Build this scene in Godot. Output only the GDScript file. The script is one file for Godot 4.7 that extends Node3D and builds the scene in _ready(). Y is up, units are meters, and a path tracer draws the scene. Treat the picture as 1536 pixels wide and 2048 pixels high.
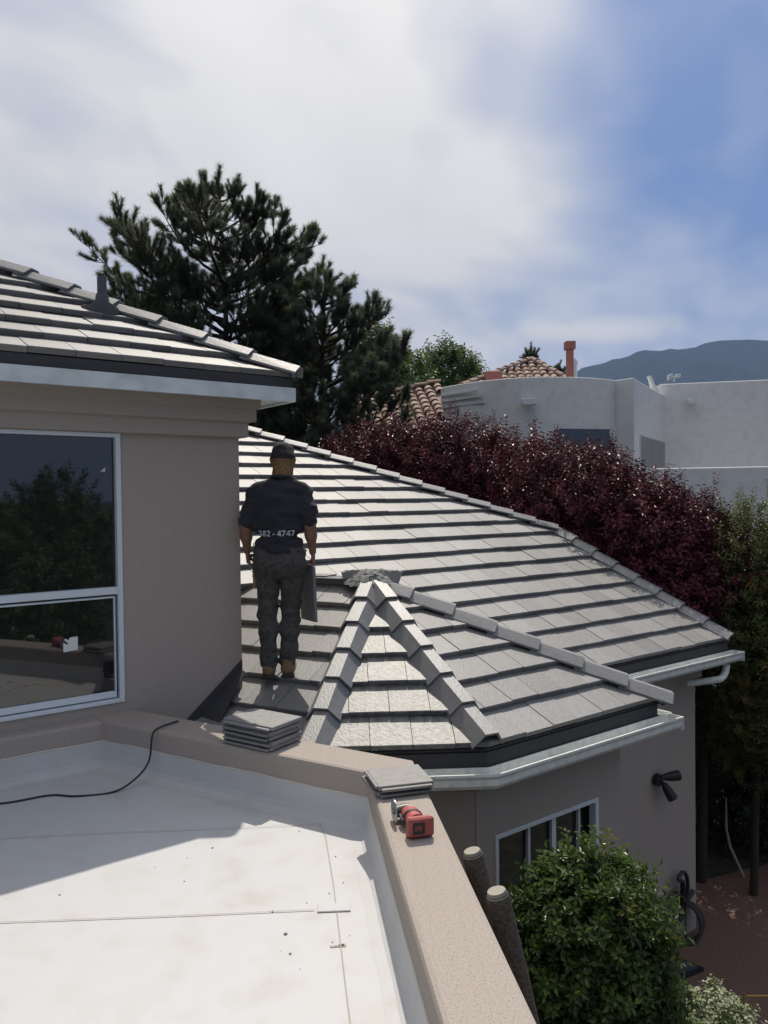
extends Node3D
# World: y up, metres. W(x, y, d) takes a point measured from the camera's eye (right, up, ahead).
const H := 5.5
const UP := Vector3.UP
const EXPO := 0.317      # exposed length of a roof tile
const TW := 0.30         # width of a roof tile
var M := {}
var rng := RandomNumberGenerator.new()
var house: Node3D
var tile_jobs: Array = []
var taken := {}

func W(x: float, y: float, d: float) -> Vector3:
	return Vector3(x, y + H, -d)

func az(deg: float) -> Vector3:
	var a := deg_to_rad(deg)
	return Vector3(sin(a), 0, -cos(a))

# ---------------------------------------------------------------- materials
func grey(v: float) -> Color:
	return Color(v, v, v)

func srgb(r: float, g: float, b: float) -> Color:
	return Color(r, g, b).linear_to_srgb()

func noise_tex(seed_: int, freq: float, ramp: Array, oct := 4, size := 512, kind := FastNoiseLite.TYPE_SIMPLEX_SMOOTH) -> NoiseTexture2D:
	var n := FastNoiseLite.new()
	n.seed = seed_; n.frequency = freq; n.fractal_octaves = oct; n.noise_type = kind
	var t := NoiseTexture2D.new()
	t.noise = n; t.width = size; t.height = size; t.seamless = true
	var g := Gradient.new()
	var off := PackedFloat32Array()
	var col := PackedColorArray()
	for i in ramp.size():
		off.append(ramp[i][0]); col.append(ramp[i][1])
	g.offsets = off; g.colors = col
	t.color_ramp = g
	return t

func bump_tex(seed_: int, freq: float, oct := 4, strength := 6.0, size := 512) -> NoiseTexture2D:
	var n := FastNoiseLite.new()
	n.seed = seed_; n.frequency = freq; n.fractal_octaves = oct
	var t := NoiseTexture2D.new()
	t.noise = n; t.width = size; t.height = size; t.seamless = true
	t.as_normal_map = true; t.bump_strength = strength
	return t

func mat(name_: String, c: Color, rough := 0.8, spec := 0.5) -> StandardMaterial3D:
	var m := StandardMaterial3D.new()
	m.resource_name = name_
	m.albedo_color = c; m.roughness = rough; m.metallic_specular = spec
	M[name_] = m
	return m

func tri_scale(m: StandardMaterial3D, s: float) -> void:
	m.uv1_triplanar = true; m.uv1_world_triplanar = true
	m.uv1_scale = Vector3(s, s, s)

func add_normal(m: StandardMaterial3D, t: Texture2D, s: float) -> void:
	m.normal_enabled = true; m.normal_texture = t; m.normal_scale = s

func make_materials() -> void:
	var grain := bump_tex(11, 0.05, 5, 8.0)
	var mott := noise_tex(3, 0.012, [[0.0, grey(0.80)], [0.45, grey(0.93)], [1.0, grey(1.0)]], 5)
	var stucco_pat := noise_tex(21, 0.03, [[0.0, grey(0.70)], [0.27, grey(0.89)], [0.40, grey(0.97)], [1.0, grey(1.0)]], 5)
	var run_pat := noise_tex(25, 0.014, [[0.0, Color(0.91, 0.905, 0.90)], [0.3, Color(0.965, 0.96, 0.955)], [0.55, Color(0.985, 0.985, 0.985)], [1.0, Color(1, 1, 1)]], 6)
	# concrete tiles in five tones
	var tones := [Color(0.186, 0.183, 0.178), Color(0.206, 0.203, 0.198), Color(0.158, 0.156, 0.154), Color(0.190, 0.184, 0.175), Color(0.224, 0.221, 0.217)]
	var tilepat := noise_tex(5, 0.016, [[0.0, grey(0.86)], [0.4, grey(0.95)], [0.62, grey(0.985)], [1.0, grey(1.0)]], 6)
	for i in tones.size():
		var c: Color = tones[i]
		var m := mat("tile%d" % i, srgb(c.r, c.g, c.b), 0.56, 0.66)
		m.albedo_texture = tilepat
		tri_scale(m, 1.4)
		add_normal(m, grain, 0.15)
	# old tiles of the small hip face, with pale lime bloom in patches
	var bloom := noise_tex(8, 0.022, [[0.0, Color(0.70, 0.70, 0.69)], [0.42, Color(0.80, 0.80, 0.79)], [0.56, Color(0.97, 0.97, 0.96)], [1.0, Color(1, 1, 1)]], 6)
	for i in 3:
		var m := mat("worn%d" % i, srgb(0.175 + 0.02 * i, 0.173 + 0.02 * i, 0.168 + 0.02 * i), 0.54, 0.65)
		m.albedo_texture = bloom
		tri_scale(m, 1.1)
		add_normal(m, grain, 0.2)
	var cap := mat("cap", srgb(0.205, 0.205, 0.205), 0.5, 0.8)
	cap.albedo_texture = tilepat; tri_scale(cap, 1.7); add_normal(cap, grain, 0.15)
	mat("underlay", srgb(0.045, 0.045, 0.05), 0.85)
	var mo := mat("mortar", srgb(0.37, 0.37, 0.36), 0.95)
	mo.albedo_texture = noise_tex(31, 0.04, [[0.0, grey(0.6)], [0.5, grey(0.85)], [1.0, grey(1.0)]], 5); tri_scale(mo, 3.0); add_normal(mo, bump_tex(32, 0.06, 5, 14.0), 0.5)
	# stucco
	var st := mat("stucco", srgb(0.395, 0.347, 0.308), 0.95, 0.25)
	st.albedo_texture = stucco_pat; tri_scale(st, 6.5); add_normal(st, bump_tex(22, 0.09, 4, 10.0), 0.18)
	var ns := mat("neighbour_stucco", srgb(0.74, 0.735, 0.73), 0.95, 0.25)
	ns.albedo_texture = run_pat; tri_scale(ns, 0.35)
	# white roofing membrane with ponding stains
	var me := mat("membrane", srgb(0.525, 0.53, 0.54), 0.6, 0.3)
	me.albedo_texture = noise_tex(41, 0.006, [[0.0, Color(0.95, 0.93, 0.905)], [0.27, Color(0.985, 0.978, 0.968)], [0.52, Color(1, 1, 1)], [0.75, Color(0.995, 0.99, 0.985)], [1.0, Color(0.965, 0.955, 0.94)]], 6, 1024)
	tri_scale(me, 0.35)
	var seam := mat("seam", srgb(0.42, 0.38, 0.33), 0.8)
	seam.albedo_texture = mott; tri_scale(seam, 4.0)
	mat("sealant", srgb(0.55, 0.53, 0.46), 0.8)
	var wp := mat("white_paint", srgb(0.70, 0.76, 0.78), 0.45)
	wp.albedo_texture = mott; tri_scale(wp, 0.8)
	var gp := mat("gutter_paint", srgb(0.82, 0.85, 0.81), 0.4)
	gp.albedo_texture = mott; tri_scale(gp, 1.5)
	mat("frame", srgb(0.60, 0.66, 0.70), 0.35)
	mat("dark_gap", srgb(0.02, 0.02, 0.022), 0.9)
	var gl := mat("glass", srgb(0.010, 0.012, 0.013), 0.02, 1.0)
	gl.clearcoat_enabled = true; gl.clearcoat = 0.3; gl.clearcoat_roughness = 0.02
	mat("paper", srgb(0.62, 0.64, 0.62), 0.8)
	mat("blind", srgb(0.30, 0.33, 0.34), 0.7)
	mat("pipe", srgb(0.07, 0.075, 0.085), 0.5)
	mat("lead", srgb(0.085, 0.09, 0.10), 0.5)
	mat("black", srgb(0.015, 0.015, 0.017), 0.5)
	mat("rubber", srgb(0.02, 0.02, 0.02), 0.6)
	# ground
	var gr := mat("soil", srgb(0.055, 0.058, 0.035), 0.95)
	gr.albedo_texture = noise_tex(51, 0.02, [[0.0, grey(0.5)], [1.0, grey(1.0)]], 6); tri_scale(gr, 0.3)
	var pa := mat("patio", srgb(0.19, 0.11, 0.085), 0.9)
	pa.albedo_texture = noise_tex(52, 0.02, [[0.0, grey(0.75)], [0.5, grey(0.9)], [1.0, grey(1.0)]], 6); tri_scale(pa, 2.2)
	var mt := mat("mountain", srgb(0.03, 0.042, 0.036), 1.0, 0.0)
	mt.albedo_texture = noise_tex(53, 0.03, [[0.0, Color(0.55, 0.6, 0.5)], [0.5, Color(0.8, 0.8, 0.75)], [0.75, Color(1, 0.95, 0.85)], [1.0, Color(1, 1, 1)]], 6); tri_scale(mt, 0.0016)
	var bk := mat("bark", srgb(0.07, 0.052, 0.04), 0.95)
	bk.albedo_texture = noise_tex(54, 0.05, [[0.0, grey(0.5)], [1.0, grey(1.0)]], 4); tri_scale(bk, 2.0)
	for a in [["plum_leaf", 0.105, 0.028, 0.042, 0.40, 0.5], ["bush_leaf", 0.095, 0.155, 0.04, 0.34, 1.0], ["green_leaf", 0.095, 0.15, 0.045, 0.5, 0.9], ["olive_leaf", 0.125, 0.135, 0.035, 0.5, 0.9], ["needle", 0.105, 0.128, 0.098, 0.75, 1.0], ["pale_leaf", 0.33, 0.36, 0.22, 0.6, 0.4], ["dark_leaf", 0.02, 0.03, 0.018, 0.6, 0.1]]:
		var m := mat(a[0], srgb(a[1], a[2], a[3]), a[4], 0.5)
		m.vertex_color_use_as_albedo = true
		m.cull_mode = BaseMaterial3D.CULL_DISABLED
		m.backlight_enabled = true
		m.backlight = Color(a[5], a[5], a[5] * 0.8)
		if a[0] == "plum_leaf": m.metallic_specular = 0.35
	# terracotta
	for i in 3:
		var m := mat("clay%d" % i, [srgb(0.32, 0.205, 0.165), srgb(0.36, 0.26, 0.215), srgb(0.27, 0.17, 0.14)][i], 0.85)
		m.albedo_texture = mott; tri_scale(m, 0.6)
	mat("red_flue", srgb(0.27, 0.105, 0.085), 0.7)
	# person and tools
	mat("skin", srgb(0.20, 0.105, 0.065), 0.55)
	var sh := mat("shirt", srgb(0.020, 0.021, 0.027), 0.9)
	sh.rim_enabled = true; sh.rim = 0.25
	sh.normal_enabled = true; sh.normal_texture = bump_tex(61, 0.02, 3, 5.0); sh.normal_scale = 0.5; tri_scale(sh, 1.6)
	var tr := mat("trousers", srgb(0.085, 0.080, 0.074), 0.95)
	tr.albedo_texture = noise_tex(62, 0.02, [[0.0, grey(0.55)], [0.6, grey(0.9)], [1.0, grey(1.0)]], 5); tri_scale(tr, 2.0)
	tr.normal_enabled = true; tr.normal_texture = bump_tex(63, 0.02, 3, 5.0); tr.normal_scale = 0.5
	var bo := mat("boot", srgb(0.21, 0.125, 0.065), 0.8)
	bo.albedo_texture = mott; tri_scale(bo, 5.0)
	mat("sole", srgb(0.03, 0.025, 0.02), 0.9)
	var cp := mat("cap_cloth", srgb(0.018, 0.018, 0.024), 0.9)
	cp.rim_enabled = true; cp.rim = 0.2
	var ga := mat("gaiter", srgb(0.25, 0.16, 0.085), 0.9)
	ga.albedo_texture = noise_tex(64, 0.02, [[0.0, Color(0.6, 0.5, 0.4)], [0.5, Color(0.9, 0.85, 0.7)], [1.0, Color(1, 1, 1)]], 4); tri_scale(ga, 4.0)
	mat("print", srgb(0.55, 0.56, 0.58), 0.85)
	mat("hair", srgb(0.02, 0.014, 0.01), 0.7)
	var wd := mat("wood", srgb(0.34, 0.19, 0.09), 0.6)
	wd.albedo_texture = mott; tri_scale(wd, 6.0)
	var ste := mat("steel", srgb(0.30, 0.30, 0.31), 0.3); ste.metallic = 0.9
	mat("dark_steel", srgb(0.05, 0.05, 0.055), 0.4)
	mat("red_plastic", srgb(0.30, 0.062, 0.055), 0.5)
	mat("red_light", srgb(0.40, 0.10, 0.085), 0.5)
	var al := mat("aluminium", srgb(0.55, 0.55, 0.55), 0.4); al.metallic = 0.7
	var pad := mat("pad", srgb(0.15, 0.115, 0.09), 0.95)
	pad.albedo_texture = noise_tex(65, 0.03, [[0.0, grey(0.5)], [0.5, grey(0.85)], [1.0, grey(1.0)]], 5); tri_scale(pad, 3.0); add_normal(pad, grain, 0.8)
	mat("pad_end", srgb(0.32, 0.30, 0.25), 0.95)
	mat("fibreglass", srgb(0.62, 0.62, 0.56), 0.5)
	mat("yellow", srgb(0.55, 0.38, 0.08), 0.7)
	mat("lamp_glass", srgb(0.20, 0.20, 0.2), 0.2)

# ---------------------------------------------------------------- mesh helpers
func new_st() -> SurfaceTool:
	var st := SurfaceTool.new()
	st.begin(Mesh.PRIMITIVE_TRIANGLES)
	return st

func tri(st: SurfaceTool, a: Vector3, b: Vector3, c: Vector3) -> void:
	var n := (c - a).cross(b - a)
	if n.length_squared() < 1e-16:
		return
	n = n.normalized()
	st.set_normal(n); st.add_vertex(a)
	st.set_normal(n); st.add_vertex(b)
	st.set_normal(n); st.add_vertex(c)

func quad(st: SurfaceTool, a: Vector3, b: Vector3, c: Vector3, d: Vector3) -> void:
	tri(st, a, b, c); tri(st, a, c, d)

# box spanned by three half axes round a centre, edges chamfered by ch
func obox(st: SurfaceTool, c: Vector3, ax: Vector3, ay: Vector3, az_: Vector3, ch := 0.0) -> void:
	if ch <= 0.0:
		var p := []
		for i in 8:
			p.append(c + ax * (1 if i & 1 else -1) + ay * (1 if i & 2 else -1) + az_ * (1 if i & 4 else -1))
		for f in [[0, 2, 3, 1], [4, 5, 7, 6], [0, 1, 5, 4], [2, 6, 7, 3], [0, 4, 6, 2], [1, 3, 7, 5]]:
			quad(st, p[f[0]], p[f[1]], p[f[2]], p[f[3]])
		return
	var e := [ax, ay, az_]
	var l := [ax.length(), ay.length(), az_.length()]
	var pts := {}
	for i in 8:
		var s := [1.0 if i & 1 else -1.0, 1.0 if i & 2 else -1.0, 1.0 if i & 4 else -1.0]
		for k in 3:
			var q := c
			for j in 3:
				var full: float = s[j] if j == k else s[j] * (l[j] - ch) / l[j]
				q += e[j] * full
			pts[i * 3 + k] = q
	for k in 3:
		var a := (k + 1) % 3
		var b := (k + 2) % 3
		for s in 2:
			var base := s << k
			quad(st, pts[base * 3 + k], pts[(base | (1 << a)) * 3 + k], pts[(base | (1 << a) | (1 << b)) * 3 + k], pts[(base | (1 << b)) * 3 + k])
		for s in 4:
			var base2 := ((s & 1) << a) | ((s >> 1) << b)
			var o := base2 | (1 << k)
			quad(st, pts[base2 * 3 + a], pts[o * 3 + a], pts[o * 3 + b], pts[base2 * 3 + b])
	for i in 8:
		tri(st, pts[i * 3], pts[i * 3 + 1], pts[i * 3 + 2])

func tube(st: SurfaceTool, path: Array, radii: Array, sides := 8, caps := true) -> void:
	var rings := []
	var prev := Vector3.ZERO
	for i in path.size():
		var d: Vector3 = (path[mini(i + 1, path.size() - 1)] - path[maxi(i - 1, 0)]).normalized()
		var x := prev
		if i == 0 or absf(x.dot(d)) > 0.98:
			x = d.cross(UP) if absf(d.y) < 0.95 else d.cross(Vector3.RIGHT)
		x = (x - d * x.dot(d)).normalized()
		prev = x
		var y := d.cross(x)
		var ring := []
		for k in sides:
			var a := TAU * k / sides
			ring.append([path[i] + (x * cos(a) + y * sin(a)) * radii[i], x * cos(a) + y * sin(a)])
		rings.append(ring)
	for i in rings.size() - 1:
		for k in sides:
			var k2 := (k + 1) % sides
			for v in [rings[i][k], rings[i + 1][k2], rings[i][k2], rings[i][k], rings[i + 1][k], rings[i + 1][k2]]:
				st.set_normal(v[1]); st.add_vertex(v[0])
	if caps:
		for e in [0, rings.size() - 1]:
			for k in range(1, sides - 1):
				tri(st, rings[e][0][0], rings[e][k][0], rings[e][k + 1][0])

# sweep a closed profile (x to the right of the way, y up) along level points with mitres
func sweep(st: SurfaceTool, path: Array, prof: Array, ends := true, closed_profile := true) -> void:
	var rings := []
	for i in path.size():
		var d0: Vector3 = (path[i] - path[i - 1]) if i > 0 else (path[1] - path[0])
		var d1: Vector3 = (path[i + 1] - path[i]) if i < path.size() - 1 else d0
		var r0 := Vector3(d0.x, 0, d0.z).normalized().cross(UP)
		var r1 := Vector3(d1.x, 0, d1.z).normalized().cross(UP)
		var r := (r0 + r1).normalized()
		r = r / maxf(0.3, r.dot(r0))
		var ring := []
		for p in prof:
			ring.append(path[i] + r * p.x + UP * p.y)
		rings.append(ring)
	var n := prof.size()
	for i in rings.size() - 1:
		for k in (n if closed_profile else n - 1):
			var k2 := (k + 1) % n
			quad(st, rings[i][k], rings[i][k2], rings[i + 1][k2], rings[i + 1][k])
	if ends:
		var ix := Geometry2D.triangulate_polygon(PackedVector2Array(prof))
		for e in [0, rings.size() - 1]:
			for k in range(0, ix.size(), 3):
				tri(st, rings[e][ix[k]], rings[e][ix[k + 1]], rings[e][ix[k + 2]])

# upright prism over a plan polygon (points x, d) between two heights, top edge rounded by bev
func prism(st: SurfaceTool, poly: Array, y0: float, y1: float, bev := 0.0) -> void:
	var pl := PackedVector2Array(poly)
	if not Geometry2D.is_polygon_clockwise(pl):
		pl.reverse()
	var n := pl.size()
	var steps := [[0.0, 0.0]] if bev <= 0.0 else [[0.0, -bev], [bev * 0.3, -bev * 0.3], [bev, 0.0]]
	var rings := []
	rings.append(_ring(pl, 0.0, y0))
	for s in steps:
		rings.append(_ring(pl, s[0], y1 + s[1]))
	for i in rings.size() - 1:
		for k in n:
			var k2 := (k + 1) % n
			quad(st, rings[i][k], rings[i][k2], rings[i + 1][k2], rings[i + 1][k])
	var ix := Geometry2D.triangulate_polygon(pl)
	for k in range(0, ix.size(), 3):
		tri(st, rings[-1][ix[k]], rings[-1][ix[k + 1]], rings[-1][ix[k + 2]])
		tri(st, rings[0][ix[k]], rings[0][ix[k + 1]], rings[0][ix[k + 2]])

func _ring(pl: PackedVector2Array, inset: float, y: float) -> Array:
	var out := []
	var n := pl.size()
	for k in n:
		var a := pl[(k + n - 1) % n]; var b := pl[k]; var c := pl[(k + 1) % n]
		var n0 := (b - a).normalized().orthogonal(); var n1 := (c - b).normalized().orthogonal()
		var m := (n0 + n1).normalized()
		m = m / maxf(0.3, m.dot(n0))
		# clockwise polygon: orthogonal() points inwards or outwards; test once
		var q := b + m * inset
		if inset > 0.0 and not _towards_in(pl, k, m):
			q = b - m * inset
		out.append(W(q.x, y, q.y))
	return out

func _towards_in(pl: PackedVector2Array, k: int, m: Vector2) -> bool:
	return Geometry2D.is_point_in_polygon(pl[k] + m * 0.004, pl)

func part(called: String, st: SurfaceTool, m: Variant, parent: Node) -> MeshInstance3D:
	var o := MeshInstance3D.new()
	o.name = called
	o.mesh = st.commit() if st is SurfaceTool else st
	o.material_override = M[m] if m is String else m
	parent.add_child(o, true)
	return o

func from_mesh(called: String, mesh: Mesh, m: Variant, parent: Node) -> MeshInstance3D:
	var o := MeshInstance3D.new()
	o.name = called; o.mesh = mesh
	o.material_override = M[m] if m is String else m
	parent.add_child(o, true)
	return o

func numbered(called: String) -> String:
	var k: int = taken.get(called, 0)
	taken[called] = k + 1
	return called if k == 0 else "%s_%03d" % [called, k]

func tag(o: Node, label: String, category: String, group := "") -> Node:
	o.set_meta("label", label); o.set_meta("category", category)
	if group != "":
		o.set_meta("group", group)
	return o

func thing(called: String, label: String, category: String, at := Vector3.ZERO, group := "") -> Node3D:
	var o := Node3D.new()
	o.name = numbered(called)
	add_child(o)
	o.position = at
	tag(o, label, category, group)
	return o

func structure(called: String, st: SurfaceTool, m: String) -> MeshInstance3D:
	var o := part(called, st, m, self)
	o.set_meta("kind", "structure")
	return o

# ---------------------------------------------------------------- tiled roof faces
# O: a corner of the eave at the level of the tile noses; U along the eave; T up the slope
func slab_mesh(poly: PackedVector2Array, t0: float, lift: float, O: Vector3, U: Vector3, T: Vector3, ch: float) -> ArrayMesh:
	var N := U.cross(T)
	if N.y < 0: N = -N
	var st := new_st()
	var slope := 0.046 / EXPO
	var top := func(p: Vector2) -> float:
		return lift - (p.y - t0) * slope
	var n := poly.size()
	var up := []; var lo := []
	for p in poly:
		var h: float = top.call(p)
		var q := p
		if absf(p.y - t0) < 0.004:
			q.y += ch
		up.append(O + U * q.x + T * q.y + N * h)
		lo.append(O + U * p.x + T * p.y + N * (h - 0.043))
	var mid := []
	for p in poly:
		var h: float = top.call(p)
		mid.append(O + U * p.x + T * p.y + N * (h - (ch if absf(p.y - t0) < 0.004 else 0.0)))
	var ix := Geometry2D.triangulate_polygon(poly)
	for k in range(0, ix.size(), 3):
		tri(st, up[ix[k]], up[ix[k + 1]], up[ix[k + 2]])
		tri(st, lo[ix[k]], lo[ix[k + 1]], lo[ix[k + 2]])
	for k in n:
		var k2 := (k + 1) % n
		quad(st, lo[k], lo[k2], mid[k2], mid[k])
		if up[k] != mid[k] or up[k2] != mid[k2]:
			quad(st, mid[k], mid[k2], up[k2], up[k])
	return st.commit()

func facet(called: String, O: Vector3, U: Vector3, T: Vector3, poly: Array, mats: Array, shift: float, seed_: int, merged := false) -> MeshInstance3D:
	var r := RandomNumberGenerator.new()
	r.seed = seed_
	var N := U.cross(T)
	if N.y < 0: N = -N
	var pl := PackedVector2Array(poly)
	# deck under the tiles
	var st := new_st()
	var ix := Geometry2D.triangulate_polygon(pl)
	var a := []; var b := []
	for p in pl:
		a.append(O + U * p.x + T * p.y - N * 0.062)
		b.append(O + U * p.x + T * p.y - N * 0.085)
	for k in range(0, ix.size(), 3):
		tri(st, a[ix[k]], a[ix[k + 1]], a[ix[k + 2]])
		tri(st, b[ix[k]], b[ix[k + 1]], b[ix[k + 2]])
	for k in pl.size():
		var k2 := (k + 1) % pl.size()
		quad(st, a[k], a[k2], b[k2], b[k])
	var deck := part(called, st, "underlay", house)
	var lo := pl[0]; var hi := pl[0]
	for p in pl:
		lo = lo.min(p); hi = hi.max(p)
	var rows := int(ceil((hi.y - lo.y) / EXPO))
	for i in rows:
		var t0 := lo.y + i * EXPO
		var off := shift + (0.5 * TW if i % 2 else 0.0) + r.randf_range(-0.02, 0.02)
		var j0 := int(floor((lo.x - off) / TW)) - 1
		var j1 := int(ceil((hi.x - off) / TW)) + 1
		for j in range(j0, j1):
			var u0 := off + j * TW
			var du := r.randf_range(-0.0015, 0.0015)
			var lift := r.randf_range(-0.003, 0.004)
			var dt := r.randf_range(-0.005, 0.004)
			var pick: String = mats[r.randi() % mats.size()]
			var rect := PackedVector2Array([Vector2(u0 + 0.0022, t0 + dt), Vector2(u0 + TW - 0.0022, t0 + dt), Vector2(u0 + TW - 0.0022, t0 + EXPO + 0.05), Vector2(u0 + 0.0022, t0 + EXPO + 0.05)])
			for q in Geometry2D.intersect_polygons(rect, pl):
				if q.size() < 3: continue
				var area := 0.0
				for k in q.size():
					area += q[k].cross(q[(k + 1) % q.size()])
				if absf(area) < 0.006: continue
				var c := Vector2.ZERO
				for p in q: c += p / q.size()
				tile_jobs.append({"deck": deck, "q": q, "t0": t0 + dt, "lift": lift + du, "O": O, "U": U, "T": T, "m": pick, "d": (O + U * c.x + T * c.y).distance_to(Vector3(0, H, 0)) + (1000.0 if merged else 0.0)})
	return deck

func lay_tiles() -> void:
	tile_jobs.sort_custom(func(x, y): return x.d < y.d)
	var rest := {}
	for k in tile_jobs.size():
		var j: Dictionary = tile_jobs[k]
		var me := slab_mesh(j.q, j.t0, j.lift, j.O, j.U, j.T, 0.006)
		if k < 300:
			from_mesh("roof_tile", me, j.m, j.deck)
		else:
			if not rest.has(j.m): rest[j.m] = new_st()
			rest[j.m].append_from(me, 0, Transform3D.IDENTITY)
	var am := ArrayMesh.new()
	var n := 0
	for key in rest:
		rest[key].commit(am)
		am.surface_set_material(n, M[key])
		n += 1
	if n > 0:
		var o := MeshInstance3D.new()
		o.name = "far_roof_tiles"; o.mesh = am
		o.set_meta("kind", "stuff")
		house.add_child(o, true)

# ridge caps from foot to head, laid like shingles
func caps(deck: Node, foot: Vector3, head: Vector3, first_end := true, width := 0.135, tophalf := 0.055, depth := 0.11, step := 0.335, seed_ := 1) -> void:
	var r := RandomNumberGenerator.new()
	r.seed = seed_
	var d := (head - foot).normalized()
	var side := d.cross(UP).normalized()
	var up := side.cross(d).normalized()
	var L := foot.distance_to(head)
	var n := int(ceil(L / step))
	for i in n:
		var s0 := i * step - 0.02
		var s1 := minf(s0 + step + 0.06, L)
		var st := new_st()
		var rings := []
		var jig := r.randf_range(-0.006, 0.006)
		var yaw := r.randf_range(-0.008, 0.008)
		for e in 2:
			var s := s0 if e == 0 else s1
			var base := foot + d * s + side * (jig + yaw * (1 if e else -1)) + up * ((0.055 if e == 0 else 0.022) + maxf(0.0, depth - 0.07) * 0.6)
			var k := 1.0 if e == 0 else 0.93
			var outer := [Vector2(-width, -depth), Vector2(-tophalf, 0), Vector2(tophalf, 0), Vector2(width, -depth)]
			var inner := [Vector2(width - 0.004, -depth - 0.018), Vector2(tophalf - 0.006, -0.018), Vector2(-tophalf + 0.006, -0.018), Vector2(-width + 0.004, -depth - 0.018)]
			var ring := []
			for p in outer + inner:
				ring.append(base + side * p.x * k + up * p.y)
			rings.append(ring)
		for k in 8:
			quad(st, rings[0][k], rings[0][(k + 1) % 8], rings[1][(k + 1) % 8], rings[1][k])
		for e in 2:
			for k in 3:
				quad(st, rings[e][k], rings[e][k + 1], rings[e][6 - k], rings[e][7 - k])
		var cp := part("ridge_tile", st, "cap", deck)
		if i == 0 and first_end:
			var ef := new_st()
			var inn := []
			for k in [7, 6, 5, 4]: inn.append(rings[0][k].lerp(rings[1][k], 0.10))
			var lowr: Vector3 = (inn[0] + inn[3]) * 0.5 - up * 0.05
			tri(ef, inn[0], inn[1], lowr); tri(ef, inn[1], inn[2], lowr); tri(ef, inn[2], inn[3], lowr)
			part("mortar_fill", ef, "underlay", deck)

# ---------------------------------------------------------------- the house
func face_from(called: String, a: Vector3, b: Vector3, apex: Vector3, more: Array, mats: Array, shift: float, seed_: int, merged := false) -> MeshInstance3D:
	var U := (b - a).normalized()
	var T := (apex - a) - U * (apex - a).dot(U)
	T = T.normalized()
	var poly := []
	for p in [a, b, apex] + more:
		poly.append(Vector2((p - a).dot(U), (p - a).dot(T)))
	return facet(called, a, U, T, poly, mats, shift, seed_, merged)

func wall_with_hole(st: SurfaceTool, a: Vector3, dir: Vector3, L: float, y0: float, y1: float, holes: Array, thick: float) -> void:
	# upright wall from a along dir, face at a, body behind; holes = [s0, s1, yb, yt]
	var back := dir.cross(UP).normalized() * thick
	var cuts := [0.0, L]
	for h in holes: cuts.append(h[0]); cuts.append(h[1])
	cuts.sort()
	for i in cuts.size() - 1:
		var s0: float = cuts[i]; var s1: float = cuts[i + 1]
		if s1 - s0 < 1e-4: continue
		var spans := [[y0, y1]]
		for h in holes:
			if s0 >= h[0] - 1e-4 and s1 <= h[1] + 1e-4:
				spans = [[y0, h[2]], [h[3], y1]]
		for sp in spans:
			var c: Vector3 = a + dir * (s0 + s1) * 0.5 + back * 0.5
			c.y = H + (sp[0] + sp[1]) * 0.5
			obox(st, c, dir * (s1 - s0) * 0.5, UP * (sp[1] - sp[0]) * 0.5, back * 0.5)

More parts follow.
